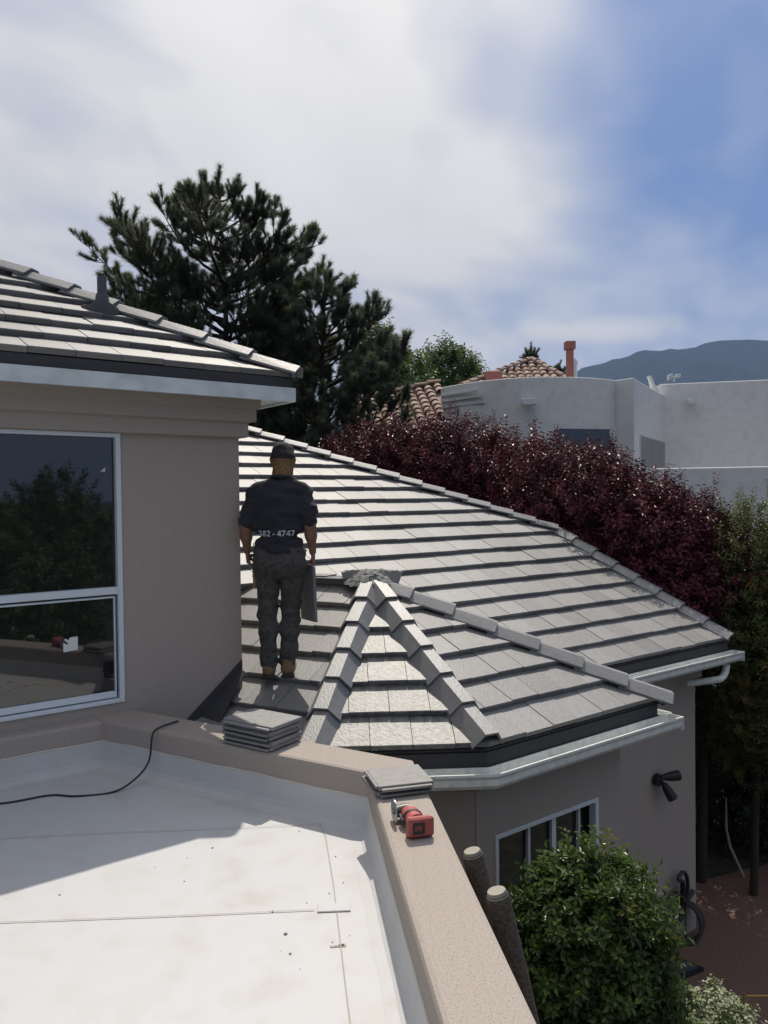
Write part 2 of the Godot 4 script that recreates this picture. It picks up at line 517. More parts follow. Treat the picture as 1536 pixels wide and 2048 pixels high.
func build_house() -> void:
	house = thing("house", "beige stucco house with grey concrete tile roofs and a white flat roof", "house")
	var U := az(53); var V := az(-37)
	var tm := ["tile0", "tile1", "tile2", "tile3", "tile4"]
	# --- bay roof
	var ey := -1.736
	var hl := W(-0.526, ey, 5.443)
	var c0 := W(0.719, ey, 5.514)
	var low := W(2.386, ey, 6.779)
	var apex := W(-0.12, -0.727, 7.148)
	var ld := az(-62)
	var lrow := 1.7
	var front := face_from("bay_front_roof", hl, c0, apex, [], ["worn0", "worn1", "worn2"], 0.11, 5)
	var right := face_from("bay_side_roof", c0, low, apex, [], tm, 0.07, 6)
	var left := face_from("bay_left_roof", hl + ld * lrow, hl, apex, [apex + ld * lrow], tm, 0.13, 7)
	face_from("bay_far_roof", low, low + V * 1.9, apex, [], tm, 0.0, 8, true)
	face_from("bay_back_roof", apex - Vector3(0, 0.55, 0) + az(28) * 0.95, apex - Vector3(0, 0.55, 0) + az(28) * 0.95 + ld * 1.6, apex + ld * lrow, [apex], tm, 0.0, 9, true)
	caps(front, hl + Vector3(-0.005, 0.0, 0.02), apex, true, 0.132, 0.054, 0.11, 0.335, 3)
	caps(right, c0 - (c0 - apex).normalized() * 0.03, apex, true, 0.132, 0.054, 0.11, 0.335, 4)
	caps(right, low + (low - apex).normalized() * 0.05, apex + (low - apex).normalized() * 0.12, true, 0.13, 0.045, 0.075, 0.40, 5)
	# --- main roof
	var pitch := deg_to_rad(30)
	var T := V * cos(pitch) + UP * sin(pitch)
	var N := UP * cos(pitch) - V * sin(pitch)
	var eye := Vector3(0, H, 0)
	var O := eye + N * (-4.112) + T * 3.6
	var pl := [Vector2(6.55, 0), Vector2(9.19, 0), Vector2(8.97, 1.11), Vector2(8.63, 2.62), Vector2(6.90, 4.15), Vector2(5.16, 5.50), Vector2(3.2, 7.05), Vector2(3.2, 1.902), Vector2(4.35, 1.902)]
	var main := facet("main_roof", O, U, T, pl, tm, 0.05, 12)
	var P := func(u: float, t: float) -> Vector3: return O + U * u + T * t
	var bend: Vector3 = P.call(8.63, 2.62)
	var corner: Vector3 = P.call(9.19, 0.0)
	var topr: Vector3 = P.call(3.2, 7.05)
	caps(main, corner, bend, true, 0.125, 0.05, 0.06, 0.335, 7)
	caps(main, bend, topr, false, 0.125, 0.05, 0.06, 0.335, 8)
	# far sides of the main roof
	var far := new_st()
	var e1: Vector3 = corner + az(25) * 2.2
	var e2: Vector3 = e1 + az(-37) * 5.0
	var drop := Vector3(0, -0.07, 0)
	for q in [[corner, e1, bend], [bend, e1, e2], [bend, e2, topr]]:
		tri(far, q[0] + drop, q[1] + drop, q[2] + drop)
	part("far_roof_side", far, "tile2", house)
	# valley flashing pieces and mortar at the meeting point
	var fl := new_st()
	obox(fl, W(-0.50, -0.745, 7.36), az(118) * 0.36, (UP * 0.95 + az(-152) * 0.3).normalized() * 0.008, az(28) * 0.11)
	part("ridge_flashing", fl, "lead", house)
	var ff := new_st()
	obox(ff, W(-0.86, -0.735, 7.62), az(118) * 0.40, UP * 0.01, az(28) * 0.10)
	part("ridge_board", ff, "tile2", house)
	mortar(apex)
	var wf0 := W(-1.150, -1.375, 6.283); var wf1 := W(-1.56, -1.86, 5.975)
	var outn := az(143)
	var fw := new_st()
	quad(fw, wf0 + outn * 0.006, wf1 + outn * 0.006, wf1 + outn * 0.006 + UP * 0.15, wf0 + outn * 0.006 + UP * 0.10)
	var ro := (outn + (hl + ld * lrow - hl).normalized() * 0.0).normalized()
	var rn: Vector3 = (hl - apex).cross(ld).normalized()
	if rn.y < 0: rn = -rn
	var rd := (outn - rn * outn.dot(rn)).normalized()
	quad(fw, wf0 + rn * 0.02, wf1 + rn * 0.02, wf1 + rn * 0.016 + rd * 0.30, wf0 + rn * 0.016 + rd * 0.06)
	quad(fw, wf0 + rn * 0.012, wf1 + rn * 0.012, wf1 + rn * 0.008 + rd * 0.30, wf0 + rn * 0.008 + rd * 0.06)
	part("wall_flashing", fw, "underlay", house)
	# --- bay and main walls
	var bw := new_st()
	var wf: Vector3 = c0 + V * 0.36 + (c0 - hl).normalized() * -0.12
	var soff := -1.93
	var bc := W(2.064, 0, 6.93)
	var bdir := U
	var a0 := bc - bdir * 1.75
	var s_at := func(x: float, d: float) -> float: return (W(x, 0, d) - a0).dot(bdir)
	var w0: float = s_at.call(0.82, 5.99)
	var w1: float = s_at.call(1.812, 6.74)
	wall_with_hole(bw, a0, bdir, 1.75, -5.5, soff, [[w0, w1, -3.75, -2.60]], -0.22)
	part("bay_wall", bw, "stucco", house)
	var bw2 := new_st()
	# front wall of the bay and its far return
	var f0 := a0
	obox(bw2, f0 + (hl - c0).normalized() * 0.9 + Vector3(0, (soff - 5.5) * 0.5 - f0.y + H, 0) + V * 0.11, (hl - c0).normalized() * 0.9, UP * (soff + 5.5) * 0.5, V * 0.10)
	obox(bw2, bc + V * 1.62 + Vector3(0, (soff - 5.5) * 0.5 - bc.y + H, 0) - U * 0.113, U * 0.11, UP * (soff + 5.5) * 0.5, V * 1.38)
	part("bay_return_wall", bw2, "stucco", house)
	bay_window(a0 + bdir * w0, bdir, w1 - w0, -3.75, -2.60)
	# main wall
	var mw := new_st()
	var mc := W(3.885, 0, 9.88)
	obox(mw, mc - U * 2.6 + V * 0.12 + Vector3(0, (soff - 5.5) * 0.5 - mc.y + H, 0), U * 2.6, UP * (soff + 5.5) * 0.5, V * 0.12)
	obox(mw, mc + V * 1.75 - U * 0.122 + Vector3(0, (soff - 5.5) * 0.5 - mc.y + H, 0), U * 0.12, UP * (soff + 5.5) * 0.5, V * 1.5)
	part("main_wall", mw, "stucco", house)
	# eave mouldings of stucco under the gutters
	var cor := new_st()
	var moul := [Vector2(-0.02, 0.0), Vector2(0.06, 0.0), Vector2(0.06, 0.14), Vector2(0.16, 0.17), Vector2(0.16, 0.36), Vector2(-0.02, 0.36)]
	var y_m := Vector3(0, H - 2.30, 0)
	sweep(cor, [Vector3(mc.x, 0, mc.z) - U * 5.0 + y_m, Vector3(mc.x, 0, mc.z) + y_m + U * 0.0, Vector3(mc.x, 0, mc.z) + V * 3.0 + y_m], moul)
	part("eave_moulding", cor, "stucco", house)
	var cor2 := new_st()
	var by := Vector3(0, H - 2.20, 0)
	var moul2 := [Vector2(-0.02, 0.0), Vector2(0.03, 0.0), Vector2(0.10, 0.05), Vector2(0.10, 0.26), Vector2(-0.02, 0.26)]
	sweep(cor2, [Vector3(a0.x, 0, a0.z) + (hl - c0).normalized() * 1.8 + by, Vector3(a0.x, 0, a0.z) + by, Vector3(bc.x, 0, bc.z) + by, Vector3(bc.x, 0, bc.z) + V * 2.5 + by], moul2)
	part("bay_moulding", cor2, "stucco", house)
	# dark eave boards, then gutters
	var brd := new_st()
	var bprof := [Vector2(-0.05, -0.20), Vector2(0.0, -0.20), Vector2(0.0, -0.047), Vector2(-0.05, -0.047)]
	sweep(brd, [hl + ld * 1.6, hl, c0, low, low + V * 1.9], [Vector2(-0.09, -0.31), Vector2(-0.03, -0.31), Vector2(-0.03, -0.075), Vector2(-0.09, -0.105)])
	var mg0: Vector3 = P.call(6.0, 0.0); var mg1: Vector3 = corner
	sweep(brd, [mg0, mg1, e1], [Vector2(-0.09, -0.31), Vector2(-0.03, -0.31), Vector2(-0.03, -0.075), Vector2(-0.09, -0.105)])
	part("eave_board", brd, "underlay", house)
	var gut := [Vector2(-0.035, -0.235), Vector2(0.075, -0.235), Vector2(0.098, -0.205), Vector2(0.102, -0.16), Vector2(0.118, -0.135), Vector2(0.118, -0.118), Vector2(0.104, -0.118), Vector2(0.104, -0.128), Vector2(0.09, -0.16), Vector2(0.086, -0.2), Vector2(0.07, -0.225), Vector2(-0.025, -0.225), Vector2(-0.025, -0.12), Vector2(-0.035, -0.12)]
	for i in gut.size(): gut[i] += Vector2(0.022, -0.055)
	var g1 := new_st()
	sweep(g1, [hl + ld * 0.3, hl, c0, low + U * 0.10], gut)
	var gu := part("gutter", g1, "gutter_paint", house)
	var g1c := new_st()
	sweep(g1c, [low + U * 0.0, low + V * 1.9], gut)
	part("gutter_return", g1c, "gutter_paint", gu)
	var end1 := new_st()
	obox(end1, low + U * 0.104 + az(143) * 0.04 + Vector3(0, -0.235, 0) + az(143) * 0.022, U * 0.004, UP * 0.058, az(143) * 0.075)
	part("gutter_end", end1, "gutter_paint", gu)
	var g2 := new_st()
	sweep(g2, [mg0, mg1 + U * 0.10], gut)
	var gu2 := part("gutter", g2, "gutter_paint", house)
	var end2 := new_st()
	obox(end2, mg1 + U * 0.104 + az(143) * 0.04 + Vector3(0, -0.235, 0) + az(143) * 0.022, U * 0.004, UP * 0.058, az(143) * 0.075)
	part("gutter_end", end2, "gutter_paint", gu2)
	# downspout elbow curling back under the main eave
	var ds := new_st()
	var d0: Vector3 = mg1 - U * 0.12 + az(143) * 0.03
	var pts := []
	for k in 9:
		var a := PI * 0.5 * k / 8.0
		pts.append(d0 + Vector3(0, -0.32 - 0.16 * sin(a), 0) - U * 0.16 * (1 - cos(a)))
	pts.append(d0 + Vector3(0, -0.50, 0) - U * 0.30 + V * 0.1)
	pts.append(d0 + Vector3(0, -0.54, 0) - U * 0.42 + V * 0.26)
	var rr := []
	for q in pts: rr.append(0.042)
	tube(ds, pts, rr, 12)
	part("downspout", ds, "gutter_paint", house)
	build_wing()
	build_flat_roof()
	lay_tiles()
	# flood lamp on the main wall
	var fp := mc - U * 0.86 + Vector3(0, -3.40, 0) - V * 0.02
	var lam := new_st()
	tube(lam, [fp, fp - V * 0.05], [0.075, 0.07], 16)
	var lamp := part("flood_lamp", lam, "black", house)
	for k in [[U * 0.7 - V * 0.55 + UP * 0.12, U * 0.03 + UP * 0.03], [U * 0.18 - V * 0.55 - UP * 0.85, U * 0.05 - UP * 0.04]]:
		var hd := new_st()
		var q0: Vector3 = fp - V * 0.06 + k[1]
		var dd: Vector3 = k[0].normalized()
		tube(hd, [fp - V * 0.04, q0, q0 + dd * 0.03, q0 + dd * 0.10, q0 + dd * 0.20, q0 + dd * 0.215], [0.018, 0.02, 0.04, 0.055, 0.062, 0.05], 14)
		part("lamp_head", hd, "black", lamp)

func mortar(apex: Vector3) -> void:
	var st := new_st()
	var n := FastNoiseLite.new()
	n.seed = 4; n.frequency = 9.0
	var c := apex + Vector3(-0.02, 0.035, -0.02)
	var R := 18; var S := 40
	var g := []
	for i in R + 1:
		var row := []
		for j in S:
			var a := TAU * j / S
			var r := 0.25 * i / R
			var edge := 1.0 + 0.28 * n.get_noise_2d(cos(a) * 0.2, sin(a) * 0.2)
			var p := Vector3(cos(a) * r * 1.05 * edge, 0, sin(a) * r * 0.85 * edge)
			var y := 0.03 - 1.2 * r * r * (1.6 if p.z > 0 else 0.2) + n.get_noise_3d(p.x * 1.6, 2.0, p.z * 1.6) * 0.022 + n.get_noise_3d(p.x * 4, 5.0, p.z * 4) * 0.012
			row.append(c + p + Vector3(0, y, 0))
		g.append(row)
	for i in R:
		for j in S:
			quad(st, g[i][j], g[i][(j + 1) % S], g[i + 1][(j + 1) % S], g[i + 1][j])
	part("mortar_patch", st, "mortar", house)

func bay_window(a: Vector3, dir: Vector3, L: float, y0: float, y1: float) -> void:
	var inn := az(-37)
	var P := func(s: float, y: float, z: float) -> Vector3:
		var q := a + dir * s + inn * z
		q.y = y + H
		return q
	var st := new_st()
	obox(st, P.call(L * 0.5, (y0 + y1) * 0.5, 0.10), dir * L * 0.5, UP * (y1 - y0) * 0.5, inn * 0.004)
	var win := part("window", st, "glass", house)
	for b in [[0.0, L, y1 - 0.035, y1, -0.012, 0.06], [0.0, 0.035, y0, y1 - 0.035, -0.012, 0.06], [L - 0.045, L, y0, y1 - 0.035, -0.012, 0.06], [0.035, L - 0.045, y0, y0 + 0.04, -0.012, 0.06]]:
		var f := new_st()
		obox(f, P.call((b[0] + b[1]) * 0.5, (b[2] + b[3]) * 0.5, (b[4] + b[5]) * 0.5), dir * (b[1] - b[0]) * 0.5, UP * (b[3] - b[2]) * 0.5, inn * (b[5] - b[4]) * 0.5, 0.004)
		part("frame", f, "frame", win)
	for s in [[0.36, 0.022], [0.60, 0.05], [0.86, 0.02]]:
		var f := new_st()
		obox(f, P.call(L * s[0], (y0 + y1) * 0.5, 0.075), dir * s[1] * 0.5, UP * ((y1 - y0) * 0.5 - 0.045), inn * 0.015)
		part("mullion", f, "frame", win)

func build_wing() -> void:
	var U := az(53); var V := az(-37)
	var C := W(-1.151, 0, 6.288)
	var L := 7.0
	# wall with its window opening; s runs leftwards from the corner
	var ws := 0.946; var we := 3.3
	var st := new_st()
	var a := C - U * L
	wall_with_hole(st, a, U, L, -5.5, 0.79, [[L - we, L - ws, -1.46, 0.487]], -0.25)
	part("wing_wall", st, "stucco", house)
	var rt := new_st()
	obox(rt, C + V * 1.63 - U * 0.127 + Vector3(0, (0.79 - 5.5) * 0.5 - C.y + H, 0), U * 0.125, UP * (0.79 + 5.5) * 0.5, V * 1.37)
	part("wing_return_wall", rt, "stucco", house)
	# stepped cornice
	var cor := new_st()
	var prof := [Vector2(-0.03, 0.489), Vector2(0.05, 0.489), Vector2(0.058, 0.498), Vector2(0.058, 0.60), Vector2(0.10, 0.612), Vector2(0.106, 0.62), Vector2(0.106, 0.705), Vector2(0.132, 0.715), Vector2(0.135, 0.79), Vector2(-0.03, 0.79)]
	var base := Vector3(0, 0, 0)
	sweep(cor, [Vector3(a.x, H, a.z), Vector3(C.x, H, C.z), Vector3(C.x, H, C.z) + V * 3.0], prof)
	part("cornice", cor, "stucco", house)
	# soffit and fascia
	var fa := new_st()
	var fp := [Vector2(0.10, 0.792), Vector2(0.305, 0.775), Vector2(0.305, 0.760), Vector2(0.334, 0.760), Vector2(0.334, 0.868), Vector2(0.10, 0.868)]
	sweep(fa, [Vector3(a.x, H, a.z), Vector3(C.x, H, C.z), Vector3(C.x, H, C.z) + V * 3.0], fp)
	part("fascia", fa, "white_paint", house)
	var db := new_st()
	sweep(db, [Vector3(a.x, H, a.z), Vector3(C.x, H, C.z), Vector3(C.x, H, C.z) + V * 3.0], [Vector2(0.10, 0.869), Vector2(0.312, 0.869), Vector2(0.312, 0.945), Vector2(0.10, 1.05)])
	part("eave_board", db, "underlay", house)
	# roof face
	var pitch := deg_to_rad(29)
	var O := W(-0.675, 0.992, 6.23)
	var T := V * cos(pitch) + UP * sin(pitch)
	var c := cos(pitch)
	var roof := facet("wing_roof", O, -U, T, [Vector2(0, 0), Vector2(5.2, 0), Vector2(5.2, 3.4), Vector2(3.4 * c, 3.4)], ["tile0", "tile1", "tile3", "tile4", "tile2"], 0.18, 15)
	var hip := O + (-U * 3.4 * c + T * 3.4)
	caps(roof, O + (O - hip).normalized() * 0.0, hip, true, 0.125, 0.05, 0.06, 0.40, 9)
	var far := new_st()
	var drop := Vector3(0, -0.06, 0)
	tri(far, O + drop, O + V * 5.8 + drop, hip + drop)
	tri(far, hip + drop, O + V * 5.8 + drop, hip - U * 3.0 + drop)
	part("wing_far_roof", far, "tile1", house)
	# vent pipe with its lead collar
	var vp := O - U * 1.2 + T * 1.10
	var col := new_st()
	var N := UP * cos(pitch) - V * sin(pitch)
	tube(col, [vp - N * 0.02, vp + N * 0.012 + UP * 0.0, vp + UP * 0.05, vp + UP * 0.11], [0.16, 0.12, 0.055, 0.048], 14)
	var vent := part("vent_pipe", col, "lead", house)
	var pi := new_st()
	tube(pi, [vp, vp + UP * 0.25, vp + UP * 0.25, vp + UP * 0.16], [0.037, 0.037, 0.03, 0.03], 14)
	part("pipe", pi, "pipe", vent)
	# big window
	var P := func(s: float, y: float, z: float) -> Vector3:
		var q: Vector3 = C - U * s + V * z
		q.y = y + H
		return q
	var box := func(called: String, s0: float, s1: float, y0: float, y1: float, z0: float, z1: float, m: String, parent: Node, ch := 0.003) -> MeshInstance3D:
		var f := new_st()
		obox(f, P.call((s0 + s1) * 0.5, (y0 + y1) * 0.5, (z0 + z1) * 0.5), U * (s1 - s0) * 0.5, UP * (y1 - y0) * 0.5, V * (z1 - z0) * 0.5, ch)
		return part(called, f, m, parent)
	var y0 := -1.46; var y1 := 0.487; var rail := -0.645
	var win: MeshInstance3D = box.call("window", ws, we, y1 - 0.03, y1, -0.015, 0.07, "frame", house)
	box.call("frame", ws, ws + 0.036, y0, y1 - 0.03, -0.015, 0.07, "frame", win)
	box.call("frame", we - 0.036, we, y0, y1 - 0.03, -0.015, 0.07, "frame", win)
	box.call("sill", ws + 0.036, we - 0.036, y0, y0 + 0.028, -0.02, 0.07, "frame", win)
	box.call("rail", ws + 0.036, we - 0.036, rail - 0.03, rail + 0.022, -0.01, 0.07, "frame", win)
	# lower sash, set back in its track
	box.call("sash", ws + 0.052, we - 0.04, y0 + 0.036, y0 + 0.082, 0.005, 0.05, "frame", win)
	box.call("sash", ws + 0.052, ws + 0.062, y0 + 0.082, rail - 0.058, 0.005, 0.05, "frame", win)
	box.call("sash", ws + 0.052, we - 0.04, rail - 0.058, rail - 0.044, 0.005, 0.05, "frame", win)
	box.call("track", ws + 0.036, we - 0.036, y0 + 0.02, rail - 0.02, 0.055, 0.068, "dark_gap", win)
	box.call("pane", ws + 0.036, we - 0.036, rail + 0.022, y1 - 0.03, 0.035, 0.042, "glass", win, 0.0)
	box.call("pane", ws + 0.062, we - 0.04, y0 + 0.082, rail - 0.058, 0.026, 0.032, "glass", win, 0.0)
	# torn paper sticker and a scrap of tape on the glass
	var stc := new_st()
	var q := []
	for p in [[0.0, 0.0], [0.098, 0.006], [0.1, 0.1], [0.048, 0.1], [0.034, 0.08], [0.02, 0.094], [0.006, 0.088], [0.036, 0.055], [0.028, 0.05], [0.002, 0.066]]:
		q.append(Vector2(p[0], p[1]))
	var ix := Geometry2D.triangulate_polygon(PackedVector2Array(q))
	for k in range(0, ix.size(), 3):
		var v := []
		for j in 3:
			v.append(P.call(1.36 - q[ix[k + j]].x, -1.055 + q[ix[k + j]].y, 0.0245))
		tri(stc, v[0], v[1], v[2])
	part("paper_sticker", stc, "paper", win)
	var sc := new_st()
	tri(sc, P.call(1.08, 0.21, 0.0335), P.call(1.045, 0.21, 0.0335), P.call(1.045, 0.24, 0.0335))
	part("tape_scrap", sc, "paper", win)

func build_flat_roof() -> void:
	var U := az(53); var V := az(-37)
	var FL := -1.852; var PT := -1.536
	var C := Vector2(-1.151, 6.288)
	var u2 := Vector2(0.7986, 0.6018)
	var ledge := Vector2(0.6018, -0.7986) * 0.11
	var wl := C - u2 * 7.0 + ledge
	# inner line of the ledge, the back parapet and the side parapet
	var i0 := Vector2(-1.99, 5.50)
	var i1 := Vector2(-0.11, 4.381)
	var i2 := Vector2(0.1525, 2.27)
	var i3 := i2 + (i2 - i1).normalized() * 5.2
	var floor_poly := [wl, i0, i1, i3, Vector2(-5.0, -3.0), Vector2(-6.5, 0.0)]
	var fs := new_st()
	var pv := PackedVector2Array(floor_poly)
	var ix := Geometry2D.triangulate_polygon(pv)
	for k in range(0, ix.size(), 3):
		tri(fs, W(pv[ix[k]].x, FL, pv[ix[k]].y), W(pv[ix[k + 1]].x, FL, pv[ix[k + 1]].y), W(pv[ix[k + 2]].x, FL, pv[ix[k + 2]].y))
	var fl := part("flat_roof", fs, "membrane", house)
	# coved upstand of the membrane
	var cv := new_st()
	var prof := [Vector2(-0.11, 0.001), Vector2(-0.06, 0.006), Vector2(-0.032, 0.022), Vector2(-0.018, 0.05), Vector2(-0.010, 0.10), Vector2(-0.006, 0.165), Vector2(-0.0008, 0.166)]
	var n0 := FastNoiseLite.new(); n0.seed = 2; n0.frequency = 1.6
	var path := []
	for seg in [[wl, i0, 40], [i0, i1, 24], [i1, i3, 60]]:
		for k in seg[2]:
			var p: Vector2 = seg[0].lerp(seg[1], float(k) / seg[2])
			path.append(W(p.x, FL, p.y))
	path.append(W(i3.x, FL, i3.y))
	# the sweep's right side points to the parapet: mirror the profile
	var pm := []
	for p in prof: pm.append(Vector2(p.x, p.y))
	var rings := []
	for i in path.size():
		var d0: Vector3 = (path[i] - path[i - 1]) if i > 0 else (path[1] - path[0])
		var d1: Vector3 = (path[i + 1] - path[i]) if i < path.size() - 1 else d0
		var r0 := d0.normalized().cross(UP); var r1 := d1.normalized().cross(UP)
		var r := (r0 + r1).normalized()
		r = r / r.dot(r0)
		var wob := n0.get_noise_2d(path[i].x, path[i].z)
		var ring := []
		for k in pm.size():
			var p: Vector2 = pm[k]
			ring.append(path[i] - r * (p.x * (1.0 + 0.25 * wob)) + UP * p.y * (1.0 + (0.05 * wob if k > 3 else 0.0)))
		rings.append(ring)
	for i in rings.size() - 1:
		for k in pm.size() - 1:
			quad(cv, rings[i][k], rings[i][k + 1], rings[i + 1][k + 1], rings[i + 1][k])
	part("membrane_upstand", cv, "membrane", fl)
	var sl := new_st()
	var tp := []; var tr := []
	for i in rings.size():
		tp.append(rings[i][6] + Vector3(0, 0.004 + 0.004 * n0.get_noise_2d(i * 3.0, 7.0), 0)); tr.append(0.0065 + 0.003 * n0.get_noise_2d(i * 5.0, 2.0))
	tube(sl, tp, tr, 6)
	part("sealant_bead", sl, "sealant", fl)
	# welded seams: laps of the sheets, a few millimetres proud
	var seam := func(pts: Array, w: float, lift: float) -> void:
		var s := new_st()
		for i in pts.size() - 1:
			var a := W(pts[i].x * 0.968, FL + lift + 0.001, pts[i].y * 0.968); var b := W(pts[i + 1].x * 0.968, FL + lift + 0.001, pts[i + 1].y * 0.968)
			var d := (b - a).normalized()
			var sd := d.cross(UP) * w
			quad(s, a - sd, b - sd, b + sd, a + sd)
		part("seam", s, "seam", fl)
	seam.call([Vector2(-0.405, 4.62), Vector2(-0.352, 4.42), Vector2(-0.27, 3.85), Vector2(-0.16, 2.95), Vector2(-0.02, 1.9), Vector2(0.1, 1.0)], 0.0022, 0.0025)
	seam.call([Vector2(-3.2, 3.50), Vector2(-1.77, 3.548), Vector2(-0.9, 3.59), Vector2(-0.345, 3.624)], 0.0028, 0.0045)
	seam.call([Vector2(-3.0, 4.35), Vector2(-1.9, 4.47), Vector2(-1.1, 4.53), Vector2(-0.38, 4.585)], 0.002, 0.0065)
	var pt := new_st()
	obox(pt, W(-0.247, FL + 0.0045, 3.525), az(87) * 0.075, UP * 0.0032, az(-3) * 0.035, 0.003)
	part("membrane_patch", pt, "membrane", fl)
	# parapet: one bent wall, rounded arrises
	var out1 := Vector2(0.145, 4.69)
	var o2 := Vector2(0.435, 2.265)
	var o3 := o2 + (i3 - i2)
	var bd := (i1 - i0).normalized()
	var bn := Vector2(-bd.y, bd.x) if Vector2(-bd.y, bd.x).y > 0 else Vector2(bd.y, -bd.x)
	var ps := new_st()
	var jog := i1 + bn * 0.31 + bd * 0.06
	prism(ps, [i0, i1, i3, o3, o2, Vector2(0.156, 4.59), i0 + bn * 0.31 - bd * 0.4, i0 + bn * 0.1 - bd * 0.5], -5.5, PT, 0.022)
	part("parapet", ps, "stucco", house)
	var ls := new_st()
	prism(ls, [wl, i0, i0 + Vector2(-0.12, 0.16), wl - ledge * 1.5], FL - 0.2, PT - 0.006, 0.02)
	part("wall_ledge", ls, "stucco", house)

# ---------------------------------------------------------------- loose things
func loose_tile_mesh(w: float, l: float, seed_: int) -> ArrayMesh:
	var st := new_st()
	var t := 0.024
	obox(st, Vector3(0, t * 0.5, 0), Vector3(l * 0.5, 0, 0), Vector3(0, t * 0.5, 0), Vector3(0, 0, w * 0.5), 0.003)
	# interlocking ribs: side lap, nose lug and two ribs underneath
	obox(st, Vector3(0, t * 0.30, w * 0.5 + 0.012), Vector3(l * 0.5 - 0.012, 0, 0), Vector3(0, t * 0.28, 0), Vector3(0, 0, 0.013), 0.002)
	obox(st, Vector3(-l * 0.5 - 0.006, t * 0.66, 0), Vector3(0.008, 0, 0), Vector3(0, t * 0.3, 0), Vector3(0, 0, w * 0.5 - 0.01), 0.002)
	obox(st, Vector3(l * 0.35, -0.003, 0), Vector3(0.012, 0, 0), Vector3(0, 0.004, 0), Vector3(0, 0, w * 0.42))
	obox(st, Vector3(-l * 0.35, -0.003, 0), Vector3(0.012, 0, 0), Vector3(0, 0.004, 0), Vector3(0, 0, w * 0.42))
	return st.commit()

